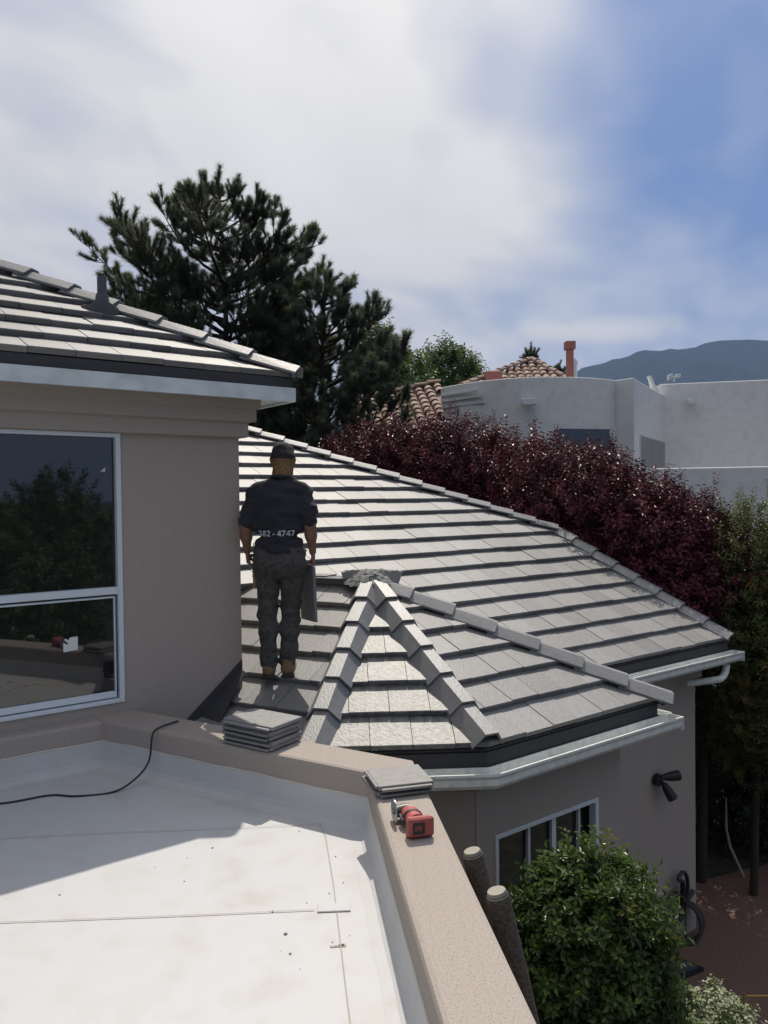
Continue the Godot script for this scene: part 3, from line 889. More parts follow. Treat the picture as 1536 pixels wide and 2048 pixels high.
func build_loose() -> void:
	var PT := -1.536
	var tm := loose_tile_mesh(0.285, 0.40, 1)
	var words := ["lowest tile", "second tile up", "third tile up", "fourth tile up", "topmost tile"]
	for k in 5:
		var o := from_mesh(numbered("roof_tile"), tm, "tile%d" % ((k * 2 + 1) % 5), self)
		tag(o, "grey concrete roof tile, %s of the stack on the stucco parapet" % words[k], "roof tile", "stacked roof tiles on the parapet")
		o.position = W(-0.785 + 0.006 * sin(k * 2.1), PT + 0.009 + k * 0.030, 4.965 + 0.006 * cos(k * 3.0))
		o.rotation.y = -deg_to_rad(124 - 90) + 0.02 * sin(k * 1.7)
	for k in 2:
		var o := from_mesh(numbered("roof_tile"), loose_tile_mesh(0.27, 0.295, 3), "tile%d" % (2 + k), self)
		tag(o, ["grey roof tile lying flat under another on the parapet corner", "pale topped grey roof tile lying on the parapet corner beside the red tool"][k], "roof tile", "roof tiles on the parapet corner")
		o.position = W(0.052 + 0.012 * k, PT + 0.009 + k * 0.031, 4.165 - 0.01 * k)
		o.rotation.y = deg_to_rad(17 - 2 * k)
	# red cut-off tool
	var g := thing("cutting_tool", "red cordless cutting tool with silver disc lying on the parapet", "power tool", W(0.128, PT, 3.60))
	g.scale = Vector3(0.9, 0.9, 0.9)
	g.rotation.y = deg_to_rad(14)
	var b := new_st()
	tube(b, [Vector3(0, 0.048, -0.165), Vector3(0, 0.05, -0.13), Vector3(0, 0.052, -0.09), Vector3(0.0, 0.055, 0.0), Vector3(0, 0.06, 0.04)], [0.034, 0.042, 0.044, 0.037, 0.045], 18)
	var body := part("body", b, "red_light", g)
	body.scale = Vector3(1.15, 0.95, 0.85)
	var bt := new_st()
	obox(bt, Vector3(0.0, 0.052, 0.075), Vector3(0.066, 0.0, 0), Vector3(0, 0.05, 0), Vector3(0, 0.012, 0.036), 0.01)
	part("battery_foot", bt, "red_plastic", g)
	var lb := new_st()
	obox(lb, Vector3(-0.014, 0.052, 0.108), Vector3(0.032, 0, 0), Vector3(0, 0.03, 0), Vector3(0, 0.01, 0.004), 0.003)
	part("battery_label", lb, "black", g)
	var ed := new_st()
	obox(ed, Vector3(0.0, 0.09, 0.072), Vector3(0.058, 0, 0), Vector3(0, 0.008, 0), Vector3(0, 0.002, 0.03), 0.004)
	part("battery_latch", ed, "red_light", g)
	var gr := new_st()
	tube(gr, [Vector3(0, 0.052, -0.072), Vector3(0, 0.052, -0.06), Vector3(0, 0.052, -0.048)], [0.0445, 0.047, 0.0435], 18)
	part("grip_band", gr, "black", body)
	var lt := new_st()
	for k in 3:
		obox(lt, Vector3(-0.03 + 0.012 * k, 0.058 + 0.006 * (k % 2), 0.1125), Vector3(0.0035, 0, 0), Vector3(0, 0.012, 0), Vector3(0, 0, 0.0012))
	part("label_marks", lt, "red_plastic", g)
	var hd := new_st()
	tube(hd, [Vector3(0.03, 0.05, -0.155), Vector3(-0.01, 0.05, -0.16), Vector3(-0.055, 0.05, -0.15), Vector3(-0.075, 0.05, -0.148)], [0.024, 0.034, 0.032, 0.022], 14)
	part("gear_head", hd, "dark_steel", g)
	var gd := new_st()
	tube(gd, [Vector3(-0.055, 0.05, -0.10), Vector3(-0.06, 0.046, -0.05), Vector3(-0.05, 0.05, -0.02)], [0.009, 0.008, 0.01], 8)
	part("guard_arm", gd, "dark_steel", g)
	var dc := new_st()
	tube(dc, [Vector3(-0.078, 0.063, -0.125), Vector3(-0.081, 0.063, -0.125)], [0.063, 0.063], 32)
	part("disc", dc, "steel", g)
	var nut := new_st()
	tube(nut, [Vector3(-0.081, 0.063, -0.125), Vector3(-0.09, 0.063, -0.125)], [0.018, 0.013], 12)
	part("disc_nut", nut, "steel", g)
	# power cord over the parapet and across the white roof
	var cb := new_st()
	var cv := Curve3D.new()
	for p in [W(-1.44, -1.526, 5.42), W(-1.525, -1.523, 5.245), W(-1.553, -1.56, 5.198), W(-1.57, -1.72, 5.165), W(-1.63, -1.80, 5.06), W(-1.74, -1.845, 4.96), W(-1.95, -1.845, 4.90), W(-2.12, -1.845, 4.92), W(-2.35, -1.845, 4.80), W(-2.7, -1.845, 4.72), W(-3.3, -1.845, 4.6)]:
		cv.add_point(p)
	for i in cv.point_count:
		var d := (cv.get_point_position(mini(i + 1, cv.point_count - 1)) - cv.get_point_position(maxi(i - 1, 0))) * 0.17
		cv.set_point_in(i, -d); cv.set_point_out(i, d)
	cv.bake_interval = 0.03
	var bp := []; var br := []
	for p in cv.get_baked_points(): bp.append(p); br.append(0.0065)
	tube(cb, bp, br, 8)
	var co := part(numbered("power_cord"), cb, "rubber", self)
	tag(co, "black power cord hanging over the parapet onto the white roof", "cord")
	build_ladder()
	# small debris on the membrane
	var db := new_st()
	var r := RandomNumberGenerator.new(); r.seed = 77
	for k in 26:
		var p := Vector2(r.randf_range(-2.2, 0.05), r.randf_range(2.2, 4.7))
		if k > 14: p = Vector2(r.randf_range(-0.5, -0.12), r.randf_range(3.0, 4.5))
		if p.y > 4.25 - (p.x + 0.11) * 0.58: continue
		var s := r.randf_range(0.0015, 0.005) * (1.5 if k % 9 == 0 else 1.0)
		var a := r.randf() * TAU
		obox(db, W(p.x, -1.852 + s * 0.5, p.y), Vector3(cos(a), 0, sin(a)) * s, UP * s * 0.5, Vector3(-sin(a), 0, cos(a)) * s * r.randf_range(0.4, 1.0), s * 0.2)
	var deb := part(numbered("tile_debris"), db, "tile2", self)
	deb.set_meta("kind", "stuff")
	tag(deb, "small dark chips of tile scattered on the white roof", "debris")
	var sp := new_st()
	for k in [[-0.222, 3.33, 0.03, 0.007], [-0.20, 3.335, 0.014, 0.012]]:
		obox(sp, W(k[0] * 0.968, -1.8505, k[1] * 0.968), az(80) * k[2], UP * 0.0018, az(-10) * k[3], 0.001)
	var tp := part(numbered("tape_scrap"), sp, "seam", self)
	tag(tp, "brownish scrap of tape stuck across the long roof seam", "tape")

func build_ladder() -> void:
	var l := thing("ladder", "extension ladder with padded rail ends leaning on the parapet", "ladder", W(1.28, -5.5, 3.1))
	var along := Vector3(-0.057, 0, -0.395).normalized()
	var topm := W(0.385, -1.51, 3.15) - l.position
	var lean := topm.normalized()
	var Lg := topm.length()
	var sd := (along - lean * along.dot(lean)).normalized()
	var face := lean.cross(sd).normalized()
	for s in [-1, 1]:
		var r := new_st()
		obox(r, lean * (Lg - 0.1) * 0.5 + sd * 0.19 * s, sd * 0.014, lean * (Lg - 0.1) * 0.5, face * 0.042, 0.004)
		var rl := part("rail", r, "fibreglass", l)
		var p := new_st()
		var e: Vector3 = topm + sd * 0.19 * s
		tube(p, [e - lean * 0.62, e - lean * 0.60, e - lean * 0.3, e - lean * 0.03, e - lean * 0.004, e], [0.036, 0.043, 0.046, 0.0455, 0.040, 0.033], 18)
		part("pad", p, "pad", rl)
		var pe := new_st()
		tube(pe, [e - lean * 0.012, e + lean * 0.008], [0.0425, 0.035], 18)
		part("pad_end", pe, "pad_end", rl)
	for k in 12:
		var rg := new_st()
		var c: Vector3 = lean * (0.25 + k * 0.30)
		if 0.25 + k * 0.30 > Lg - 0.1: continue
		tube(rg, [c - sd * 0.18, c + sd * 0.18], [0.016, 0.016], 8)
		part("rung", rg, "aluminium", l)

# ---------------------------------------------------------------- plants
func leaf_into(st: SurfaceTool, p: Vector3, dir: Vector3, nrm: Vector3, len_: float, wid: float) -> void:
	var s := dir.cross(nrm).normalized() * wid * 0.5
	var n := s.cross(dir).normalized()
	var m := p + dir * len_ * 0.5
	var tip := p + dir * len_ - n * len_ * 0.12
	var lift := n * wid * 0.18
	st.set_color(Color.WHITE)
	for t in [[p, m + s + lift, tip], [p, tip, m - s + lift]]:
		var nn: Vector3 = (t[2] - t[0]).cross(t[1] - t[0]).normalized()
		for v in t:
			st.set_normal(nn); st.add_vertex(v)

func sprig(seed_: int, n: int, len_: float, leaf: float, ratio := 0.5, spread := 0.5) -> ArrayMesh:
	var r := RandomNumberGenerator.new(); r.seed = seed_
	var st := new_st()
	for i in n:
		var t := float(i) / n
		var a := i * 2.4 + r.randf() * 0.6
		var out := Vector3(cos(a), 0, sin(a))
		var p := Vector3(0, t * len_, 0) + out * r.randf() * leaf * 0.25
		var d := (out + UP * r.randf_range(-0.1, 1.0) * (0.4 + spread)).normalized()
		var nn := (UP + out * r.randf_range(-0.5, 0.5) + Vector3(r.randf_range(-0.5, 0.5), 0, r.randf_range(-0.5, 0.5))).normalized()
		leaf_into(st, p, d, nn, leaf * r.randf_range(0.7, 1.2), leaf * ratio * r.randf_range(0.8, 1.2))
	return st.commit()

func needle_tuft(seed_: int, n: int, len_: float, need: float) -> ArrayMesh:
	var r := RandomNumberGenerator.new(); r.seed = seed_
	var st := new_st()
	for i in n:
		var t := pow(float(i) / n, 0.9)
		var a := i * 2.4 + r.randf()
		var out := Vector3(cos(a), 0, sin(a))
		var d := (out * r.randf_range(0.6, 1.0) + UP * r.randf_range(0.35, 1.0)).normalized()
		var p := Vector3(0, t * len_, 0)
		var s := d.cross(UP + out * 0.3).normalized() * 0.0075
		var tip := p + d * need * r.randf_range(0.75, 1.15)
		st.set_color(Color.WHITE)
		var nn := s.cross(d).normalized()
		for q in [p - s, tip, p + s]:
			st.set_normal(nn); st.add_vertex(q)
	return st.commit()

func scatter(called: String, mesh: Mesh, m: String, xf: Array, cols: Array, parent: Node) -> MultiMeshInstance3D:
	var mm := MultiMesh.new()
	mm.transform_format = MultiMesh.TRANSFORM_3D
	mm.use_colors = true
	mm.mesh = mesh
	mm.instance_count = xf.size()
	for i in xf.size():
		mm.set_instance_transform(i, xf[i])
		mm.set_instance_color(i, cols[i])
	var o := MultiMeshInstance3D.new()
	o.name = called; o.multimesh = mm; o.material_override = M[m]
	o.set_meta("kind", "stuff")
	parent.add_child(o, true)
	return o

func aim(d: Vector3, roll: float, s: float) -> Basis:
	var y := d.normalized()
	var x := y.cross(Vector3(0.31, 0.2, 0.93)).normalized()
	var z := x.cross(y)
	return (Basis(x, y, z) * Basis(Vector3.UP, roll)).scaled(Vector3(s, s, s))

# a leafy crown: sprigs through the outer part of several lobes
func leafy(at: Vector3, called: String, label: String, category: String, group: String, lobes: Array, count: int, mesh: Mesh, m: String, seed_: int, trunk_r: float, tint: Callable, shell := 0.55, upright := 0.5, shoots := 0) -> Node3D:
	var r := RandomNumberGenerator.new(); r.seed = seed_
	var o := thing(called, label, category, at, group)
	var tr := new_st()
	var mid: Vector3 = lobes[0][0]
	tube(tr, [Vector3(0, -0.1, 0), Vector3(0.03, mid.y * 0.35, 0.02), Vector3(mid.x * 0.5, mid.y * 0.7, mid.z * 0.5), mid], [trunk_r, trunk_r * 0.8, trunk_r * 0.6, trunk_r * 0.35], 8)
	for l in lobes:
		var c: Vector3 = l[0]
		tube(tr, [Vector3(mid.x * 0.4, mid.y * 0.55, mid.z * 0.4), (c + mid) * 0.5 - Vector3(0, 0.15, 0), c], [trunk_r * 0.5, trunk_r * 0.35, trunk_r * 0.15], 6)
	part("trunk", tr, "bark", o)
	var xf := []; var cols := []
	var vol := 0.0
	for l in lobes: vol += l[1].x * l[1].y * l[1].z
	for l in lobes:
		var n := int(count * l[1].x * l[1].y * l[1].z / vol)
		for i in n:
			var d := Vector3(r.randfn(), r.randfn(), r.randfn()).normalized()
			var k := pow(r.randf(), 1.0 / 3.0)
			k = lerpf(k, 1.0, shell * r.randf())
			k *= r.randf_range(0.86, 1.08)
			var p: Vector3 = l[0] + d * l[1] * k
			var dir := (d + UP * upright + Vector3(r.randfn(), r.randfn(), r.randfn()) * 0.45).normalized()
			xf.append(Transform3D(aim(dir, r.randf() * TAU, r.randf_range(0.7, 1.25)), p))
			cols.append(tint.call(r, d))
	for s in shoots:
		var l: Array = lobes[r.randi() % lobes.size()]
		var a := r.randf() * TAU
		var q := Vector3(cos(a) * sqrt(r.randf()) * 0.8, 0, sin(a) * sqrt(r.randf()) * 0.8)
		var base: Vector3 = l[0] + Vector3(q.x * l[1].x, l[1].y * sqrt(maxf(0.0, 1 - q.length_squared())) - 0.1, q.z * l[1].z)
		var hgt := r.randf_range(0.15, 0.55)
		var lean := Vector3(r.randfn() * 0.15, 1, r.randfn() * 0.15).normalized()
		for k in int(hgt / 0.07):
			xf.append(Transform3D(aim(lean + Vector3(r.randfn(), 0, r.randfn()) * 0.3, r.randf() * TAU, r.randf_range(0.5, 0.8)), base + lean * k * 0.07))
			cols.append(tint.call(r, UP))
	scatter("crown", mesh, m, xf, cols, o)
	return o

func pine(at: Vector3, label: String, h: float, prof: Callable, n: int, seed_: int, tuft: Array, extra: Array, start := 0.15) -> void:
	var r := RandomNumberGenerator.new(); r.seed = seed_
	var o := thing("pine_tree", label, "tree", at, "pine trees behind the roofs")
	var tr := new_st()
	var tp := []; var rad := []
	for k in 9:
		var t := k / 8.0
		tp.append(Vector3(sin(t * 5.0 + seed_) * 0.12 * t, t * h, cos(t * 4.0) * 0.08 * t)); rad.append(lerpf(0.20, 0.018, t))
	tube(tr, tp, rad, 9)
	part("trunk", tr, "bark", o)
	var br := new_st()
	var xf := [[], []]; var cols := [[], []]
	var limbs := []
	for i in n:
		var tip := lerpf(start, 0.985, pow((i + r.randf()) / n, 0.85))
		var a := i * 2.399 + r.randfn() * 0.3
		limbs.append([tip, a, prof.call(tip, a) * r.randf_range(0.55, 1.06)])
	for e in extra: limbs.append(e)
	for lb in limbs:
		var a: float = lb[1]; var L: float = maxf(lb[2], 0.2)
		var rise := r.randf_range(0.45, 0.75)
		var t: float = clampf(lb[0] - L * rise / h, 0.1, 0.97)
		var out := Vector3(cos(a), 0, sin(a))
		var base := Vector3(sin(t * 5.0 + seed_) * 0.12 * t, t * h, cos(t * 4.0) * 0.08 * t)
		var pts := []; var rr := []
		var steps := 6
		for k in steps + 1:
			var s := float(k) / steps
			pts.append(base + out * L * s + UP * L * (rise * (0.3 * s + 0.7 * s * s)) + Vector3(r.randfn(), r.randfn() * 0.5, r.randfn()) * 0.035 * L * s)
			rr.append(lerpf(0.03 + 0.012 * L, 0.008, s))
		tube(br, pts, rr, 5, false)
		var nsub := int(4 + L * 6.5)
		for k in nsub:
			var s := lerpf(0.3, 1.0, pow((k + r.randf()) / nsub, 0.7))
			var f := s * steps
			var i0 := mini(int(f), steps - 1)
			var p: Vector3 = pts[i0].lerp(pts[i0 + 1], f - i0)
			var sd := out.cross(UP) * (1 if k % 2 else -1)
			var tl := (L * 0.34 * (1.15 - s) + 0.16) * r.randf_range(0.6, 1.2)
			var dir := (sd * r.randf_range(0.2, 1.0) + out * r.randf_range(0.1, 0.8) + UP * r.randf_range(-0.1, 1.1)).normalized()
			var q := p + dir * tl
			tube(br, [p, (p + q) * 0.5 - UP * 0.02, q], [0.012, 0.009, 0.006], 4, false)
			var m := 1 + int(tl / 0.22)
			for j in m:
				var w := (j + 1.0) / m
				var pp := p.lerp(q, w)
				var dd := (dir + UP * r.randf_range(0.3, 1.0) + Vector3(r.randfn(), 0, r.randfn()) * 0.35).normalized()
				var ch := r.randi() % 2
				xf[ch].append(Transform3D(aim(dd, r.randf() * TAU, r.randf_range(0.75, 1.2)), pp))
				var g := r.randf_range(0.75, 1.1)
				cols[ch].append(Color(g, g * r.randf_range(0.95, 1.05), g))
		for j in 2:
			xf[j].append(Transform3D(aim(UP + out * 0.35, r.randf() * TAU, 1.2), pts[steps]))
			cols[j].append(Color(1, 1, 1))
	for j in 3:
		xf[j % 2].append(Transform3D(aim(UP + Vector3(r.randfn(), 0, r.randfn()) * 0.2, 0, 1.2), Vector3(tp[8].x, h - 0.15 * j, tp[8].z)))
		cols[j % 2].append(Color(1, 1, 1))
	part("branches", br, "bark", o)
	scatter("crown", tuft[0], "needle", xf[0], cols[0], o)
	scatter("crown", tuft[1], "needle", xf[1], cols[1], o)

func px(x: float, d: float) -> float:
	return (x - 768.0) / 1577.0 * d

func build_plants() -> void:
	var plum := sprig(1, 13, 0.26, 0.068, 0.55, 0.5)
	var ptint := func(r: RandomNumberGenerator, d: Vector3) -> Color:
		var g := r.randf_range(0.55, 1.2)
		return Color(g * r.randf_range(0.9, 1.35), g, g * r.randf_range(0.85, 1.05))
	# row of plum trees behind the main roof: picture column, top height, distance, radius, lowest crown height
	var row := [[705, 1.05, 14.2, 0.8, -1.2], [770, 1.55, 14.1, 0.85, -1.2], [850, 1.55, 13.9, 0.9, -1.4], [935, 1.62, 13.7, 0.9, -1.6], [1020, 1.30, 13.4, 0.9, -1.8], [1105, 1.15, 12.5, 0.9, -2.0], [1190, 0.98, 12.0, 0.85, -2.2], [1265, 0.60, 11.6, 0.8, -2.2], [1335, 0.25, 11.3, 0.75, -2.0], [1398, -0.08, 11.1, 0.62, -1.7]]
	var say := ["purple leaved plum tree beside the tall pine", "purple leaved plum tree in front of the low clay tile roof", "purple leaved plum tree with the highest shoots, next to the low clay roof", "purple leaved plum tree before the left end of the curved wall", "purple leaved plum tree below the clay roof peak", "purple leaved plum tree below the red flue", "purple leaved plum tree before the narrow wall corner", "purple leaved plum tree beside the three pane window", "purple leaved plum tree shading the end of the grey tile roof", "last and lowest purple plum tree, next to the olive shrub"]
	for i in row.size():
		var a: Array = row[i]
		var base := W(px(a[0], a[2]), -5.5, a[2])
		var hi: float = a[1] + 5.5 - 0.15; var lo_: float = a[4] + 5.5
		var R: float = a[3]
		var mid := (hi + lo_) * 0.5
		var hh := (hi - lo_) * 0.5
		var lobes := [[Vector3(0, mid, 0), Vector3(R * 0.82, hh * 0.92, R * 0.85)], [Vector3(-R * 0.45, hi - hh * 0.65, R * 0.25), Vector3(R * 0.6, hh * 0.55, R * 0.6)], [Vector3(R * 0.5, hi - hh * 0.75, -R * 0.1), Vector3(R * 0.55, hh * 0.58, R * 0.6)], [Vector3(0.1, mid - hh * 0.4, R * 0.4), Vector3(R * 0.9, hh * 0.6, R * 0.7)]]
		leafy(base, "plum_tree", say[i], "tree", "purple plum trees behind the roof", lobes, 1250, plum, "plum_leaf", 100 + i, 0.09, ptint, 0.5, 0.9, 16)
	# dark evergreen undergrowth under the plums, past the end of the roof
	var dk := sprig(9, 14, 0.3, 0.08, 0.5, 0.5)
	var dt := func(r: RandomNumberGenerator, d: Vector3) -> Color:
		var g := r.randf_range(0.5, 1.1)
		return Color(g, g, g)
	var hs := ["dark evergreen shrub in deep shade beyond the house corner", "dark evergreen shrub in deep shade behind the patio", "dark evergreen shrub under the olive shrub at the patio edge"]
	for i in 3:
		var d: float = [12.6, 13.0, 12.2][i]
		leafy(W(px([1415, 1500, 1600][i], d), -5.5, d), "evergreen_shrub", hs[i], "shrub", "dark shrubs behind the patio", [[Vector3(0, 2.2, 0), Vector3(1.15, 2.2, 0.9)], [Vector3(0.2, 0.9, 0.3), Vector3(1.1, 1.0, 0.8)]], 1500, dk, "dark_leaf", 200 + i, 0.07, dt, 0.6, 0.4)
	# olive shrub with orange tips
	var ot := func(r: RandomNumberGenerator, d: Vector3) -> Color:
		var g := r.randf_range(0.55, 1.1)
		if r.randf() < 0.10: return Color(1.5 * g, 1.0 * g, 0.9 * g)
		return Color(g * 0.9, g, g)
	var ol := sprig(4, 14, 0.22, 0.055, 0.5, 0.5)
	leafy(W(px(1505, 10.7), -5.5, 10.7), "olive_shrub", "tall olive green shrub with orange leaf tips before the grey wall", "shrub", "", [[Vector3(0, 4.5, 0), Vector3(0.55, 0.9, 0.6)], [Vector3(0.4, 4.3, 0.2), Vector3(0.6, 0.9, 0.6)], [Vector3(-0.05, 3.0, 0.0), Vector3(0.6, 1.5, 0.6)], [Vector3(0.45, 2.9, 0.2), Vector3(0.6, 1.5, 0.6)]], 3200, ol, "olive_leaf", 301, 0.06, ot, 0.5, 0.6, 14)
	# clipped round bush under the bay window
	var bt := func(r: RandomNumberGenerator, d: Vector3) -> Color:
		var g := r.randf_range(0.5, 1.15)
		if r.randf() < 0.03: return Color(1.3, 0.85, 0.5)
		return Color(g, g, g)
	var bu := sprig(6, 14, 0.13, 0.054, 0.52, 0.45)
	leafy(W(1.325, -5.5, 5.12), "clipped_bush", "clipped round glossy green bush below the bay window", "bush", "", [[Vector3(-0.02, 2.0, 0), Vector3(0.53, 1.16, 0.52)], [Vector3(-0.2, 2.42, 0.05), Vector3(0.38, 0.66, 0.42)], [Vector3(0.14, 2.42, 0.0), Vector3(0.38, 0.66, 0.42)], [Vector3(-0.28, 1.6, 0.0), Vector3(0.36, 0.8, 0.38)], [Vector3(0.2, 1.7, 0.1), Vector3(0.36, 0.8, 0.4)]], 4300, bu, "bush_leaf", 302, 0.06, bt, 0.85, 0.45, 4)
	var fl := sprig(7, 16, 0.13, 0.035, 0.75, 0.4)
	leafy(W(px(1425, 6.7), -5.5, 6.7), "flowering_shrub", "low pale cream flowering shrub on the patio edge", "shrub", "", [[Vector3(0, 0.7, 0), Vector3(0.38, 0.45, 0.4)], [Vector3(-0.12, 0.7, 0.1), Vector3(0.32, 0.42, 0.32)]], 900, fl, "pale_leaf", 303, 0.03, func(r, d): return Color(0.35, 0.45, 0.2) if r.randf() < 0.25 else Color(1, 1, 1) * r.randf_range(0.7, 1.0), 0.7, 0.7)
	# pines
	var tuft := [needle_tuft(1, 130, 0.27, 0.15), needle_tuft(2, 120, 0.22, 0.155)]
	var ramp := func(v: float, tab: Array) -> float:
		for k in tab.size() - 1:
			if v <= tab[k + 1][0]: return lerpf(tab[k][1], tab[k + 1][1], clampf((v - tab[k][0]) / (tab[k + 1][0] - tab[k][0]), 0, 1))
		return tab[-1][1]
	var prof1 := func(t: float, a: float) -> float:
		var w: float = ramp.call(t * 13.6, [[5.0, 2.2], [9.0, 2.7], [10.8, 2.95], [11.9, 2.8], [12.5, 1.75], [13.0, 0.95], [13.6, 0.15]])
		return w * (1.0 - 0.19 * cos(a))
	pine(W(px(452, 20.0), -5.5, 20.0), "tall dark pine with upswept limbs, highest tree behind the roof", 13.6, prof1, 92, 5, tuft, [[0.865, PI, 3.35], [0.90, PI * 0.98, 2.5], [0.935, PI * 1.02, 1.35], [0.955, PI * 0.9, 0.8], [0.935, 0.1, 1.35], [0.895, -0.1, 2.15], [0.875, 0.15, 2.35], [0.82, 0.0, 2.4], [0.80, PI * 1.05, 3.1], [0.74, PI, 2.9]], 0.42)
	var prof2 := func(t: float, a: float) -> float:
		return ramp.call(t, [[0.3, 1.3], [0.7, 1.35], [0.85, 1.0], [0.93, 0.6], [1.0, 0.15]])
	pine(W(px(652, 18.5), -5.5, 18.5), "smaller dark pine standing beside the tallest pine", 10.7, prof2, 60, 8, tuft, [[0.935, 0.05, 1.15], [0.925, -0.1, 1.25], [0.90, 0.1, 1.3], [0.86, -0.2, 1.5], [0.84, 0.3, 1.5], [0.97, 0.0, 0.6], [0.95, PI, 0.9], [0.9, PI, 1.4]], 0.40)
	pine(W(px(560, 21.5), -5.5, 21.5), "dark bushy pine between the tall pine and the smaller one", 10.6, prof2, 64, 11, tuft, [[0.9, 0.3, 1.5], [0.86, PI, 1.5]], 0.42)
	var prof3 := func(t: float, a: float) -> float: return ramp.call(t, [[0.3, 1.1], [0.8, 1.0], [1.0, 0.2]])
	pine(W(px(745, 17.5), -5.5, 17.5), "low pine with limbs reaching towards the clay roof", 8.7, prof3, 48, 14, tuft, [[1.04, 0.1, 0.72], [0.98, 0.0, 0.65], [0.88, -0.05, 0.8]], 0.36)
	# far green trees
	var gl := sprig(12, 12, 0.5, 0.17, 0.7, 0.5)
	var gt := func(r: RandomNumberGenerator, d: Vector3) -> Color:
		var g := r.randf_range(0.6, 1.15)
		return Color(g, g * r.randf_range(0.95, 1.1), g)
	leafy(W(px(903, 36), -5.5, 36), "leafy_tree", "round leafy green tree behind the clay roof", "tree", "green trees far behind", [[Vector3(0, 10.2, 0), Vector3(1.35, 2.0, 1.3)], [Vector3(-0.3, 11.2, 0), Vector3(0.9, 1.3, 0.9)], [Vector3(0.7, 10.6, 0), Vector3(0.8, 1.3, 0.9)], [Vector3(-1.2, 9.6, 0.3), Vector3(0.9, 1.2, 0.9)]], 900, gl, "green_leaf", 401, 0.2, gt, 0.6, 0.5, 8)
	leafy(W(px(820, 34), -5.5, 34), "leafy_tree", "lower leafy green tree next to the round one", "tree", "green trees far behind", [[Vector3(0, 9.6, 0), Vector3(1.1, 1.9, 1.2)], [Vector3(-0.8, 9.0, 0), Vector3(0.9, 1.5, 0.9)]], 620, gl, "green_leaf", 402, 0.18, gt, 0.6, 0.5, 8)
	leafy(W(px(755, 30), -5.5, 30), "leafy_tree", "pale leafy tree seen through the pine limbs", "tree", "green trees far behind", [[Vector3(0, 10.0, 0), Vector3(1.0, 1.9, 1.0)], [Vector3(0.6, 9.1, 0), Vector3(0.9, 1.5, 0.9)]], 620, gl, "green_leaf", 403, 0.18, gt, 0.6, 0.5, 8)
	leafy(W(px(970, 38), -5.5, 38), "leafy_tree", "small leafy tree at the right edge of the green trees", "tree", "green trees far behind", [[Vector3(0, 9.6, 0), Vector3(0.9, 1.6, 0.9)]], 260, gl, "green_leaf", 404, 0.15, gt, 0.6, 0.5, 6)
	# two far conifers poking over the clay roof
	var prof4 := func(t: float, a: float) -> float: return lerpf(2.6, 0.15, pow(t, 0.9))
	pine(W(px(1063, 42), -5.5, 42), "far conifer tip showing above the clay roof peak", 13.3, prof4, 60, 21, tuft, [], 0.6)
	pine(W(px(1120, 44), -5.5, 44), "far conifer tip beside the red flue", 12.7, prof4, 50, 23, tuft, [], 0.6)
	# trees behind the viewer, mirrored in the big window
	var bk := sprig(14, 14, 0.45, 0.16, 0.6, 0.5)
	var where := [[9.5, -6.5, 4.4, 2.0], [12.5, -8.0, 4.8, 2.2], [15.5, -8.5, 6.1, 2.0], [8.0, -8.5, 4.4, 2.0], [18.0, -12.0, 5.4, 2.6], [12.0, -13.0, 5.2, 2.8]]
	var bs := ["dark tree behind the viewer, mirrored at the edge of the big window", "dark tree behind the viewer, mirrored low in the big window", "dark tree behind the viewer, mirrored at the left of the big window", "taller dark tree behind the viewer, mirrored near the window jamb", "dark tree far behind the viewer, mirrored faintly", "tallest dark tree behind the viewer, mirrored faintly"]
	for i in where.size():
		var a: Array = where[i]
		leafy(W(a[0], -5.5, a[1]), "garden_tree", bs[i], "tree", "garden trees behind the viewer", [[Vector3(0, a[2] * 0.55, 0), Vector3(a[3], a[2] * 0.5, a[3])], [Vector3(0.5, a[2] * 0.72, 0.4), Vector3(a[3] * 0.6, a[2] * 0.3, a[3] * 0.6)]], 700, bk, "green_leaf", 500 + i, 0.15, gt, 0.5, 0.5, 10)

# ---------------------------------------------------------------- neighbour
func barrel(st: SurfaceTool, a: Vector3, b: Vector3, up: Vector3, r0: float, r1: float) -> void:
	var d := (b - a).normalized()
	var x := d.cross(up).normalized()
	var rings := []
	for e in 2:
		var ring := []
		for k in 7:
			var t := PI * k / 6.0
			ring.append((a if e == 0 else b) + (x * cos(t) + up * sin(t) * 0.8) * (r0 if e == 0 else r1))
		for k in 7:
			var t := PI * (6 - k) / 6.0
			ring.append((a if e == 0 else b) + (x * cos(t) + up * sin(t) * 0.8) * ((r0 if e == 0 else r1) - 0.02))
		rings.append(ring)
	for k in 14:
		quad(st, rings[0][k], rings[0][(k + 1) % 14], rings[1][(k + 1) % 14], rings[1][k])
	for k in 6:
		quad(st, rings[0][k], rings[0][k + 1], rings[0][12 - k], rings[0][13 - k])

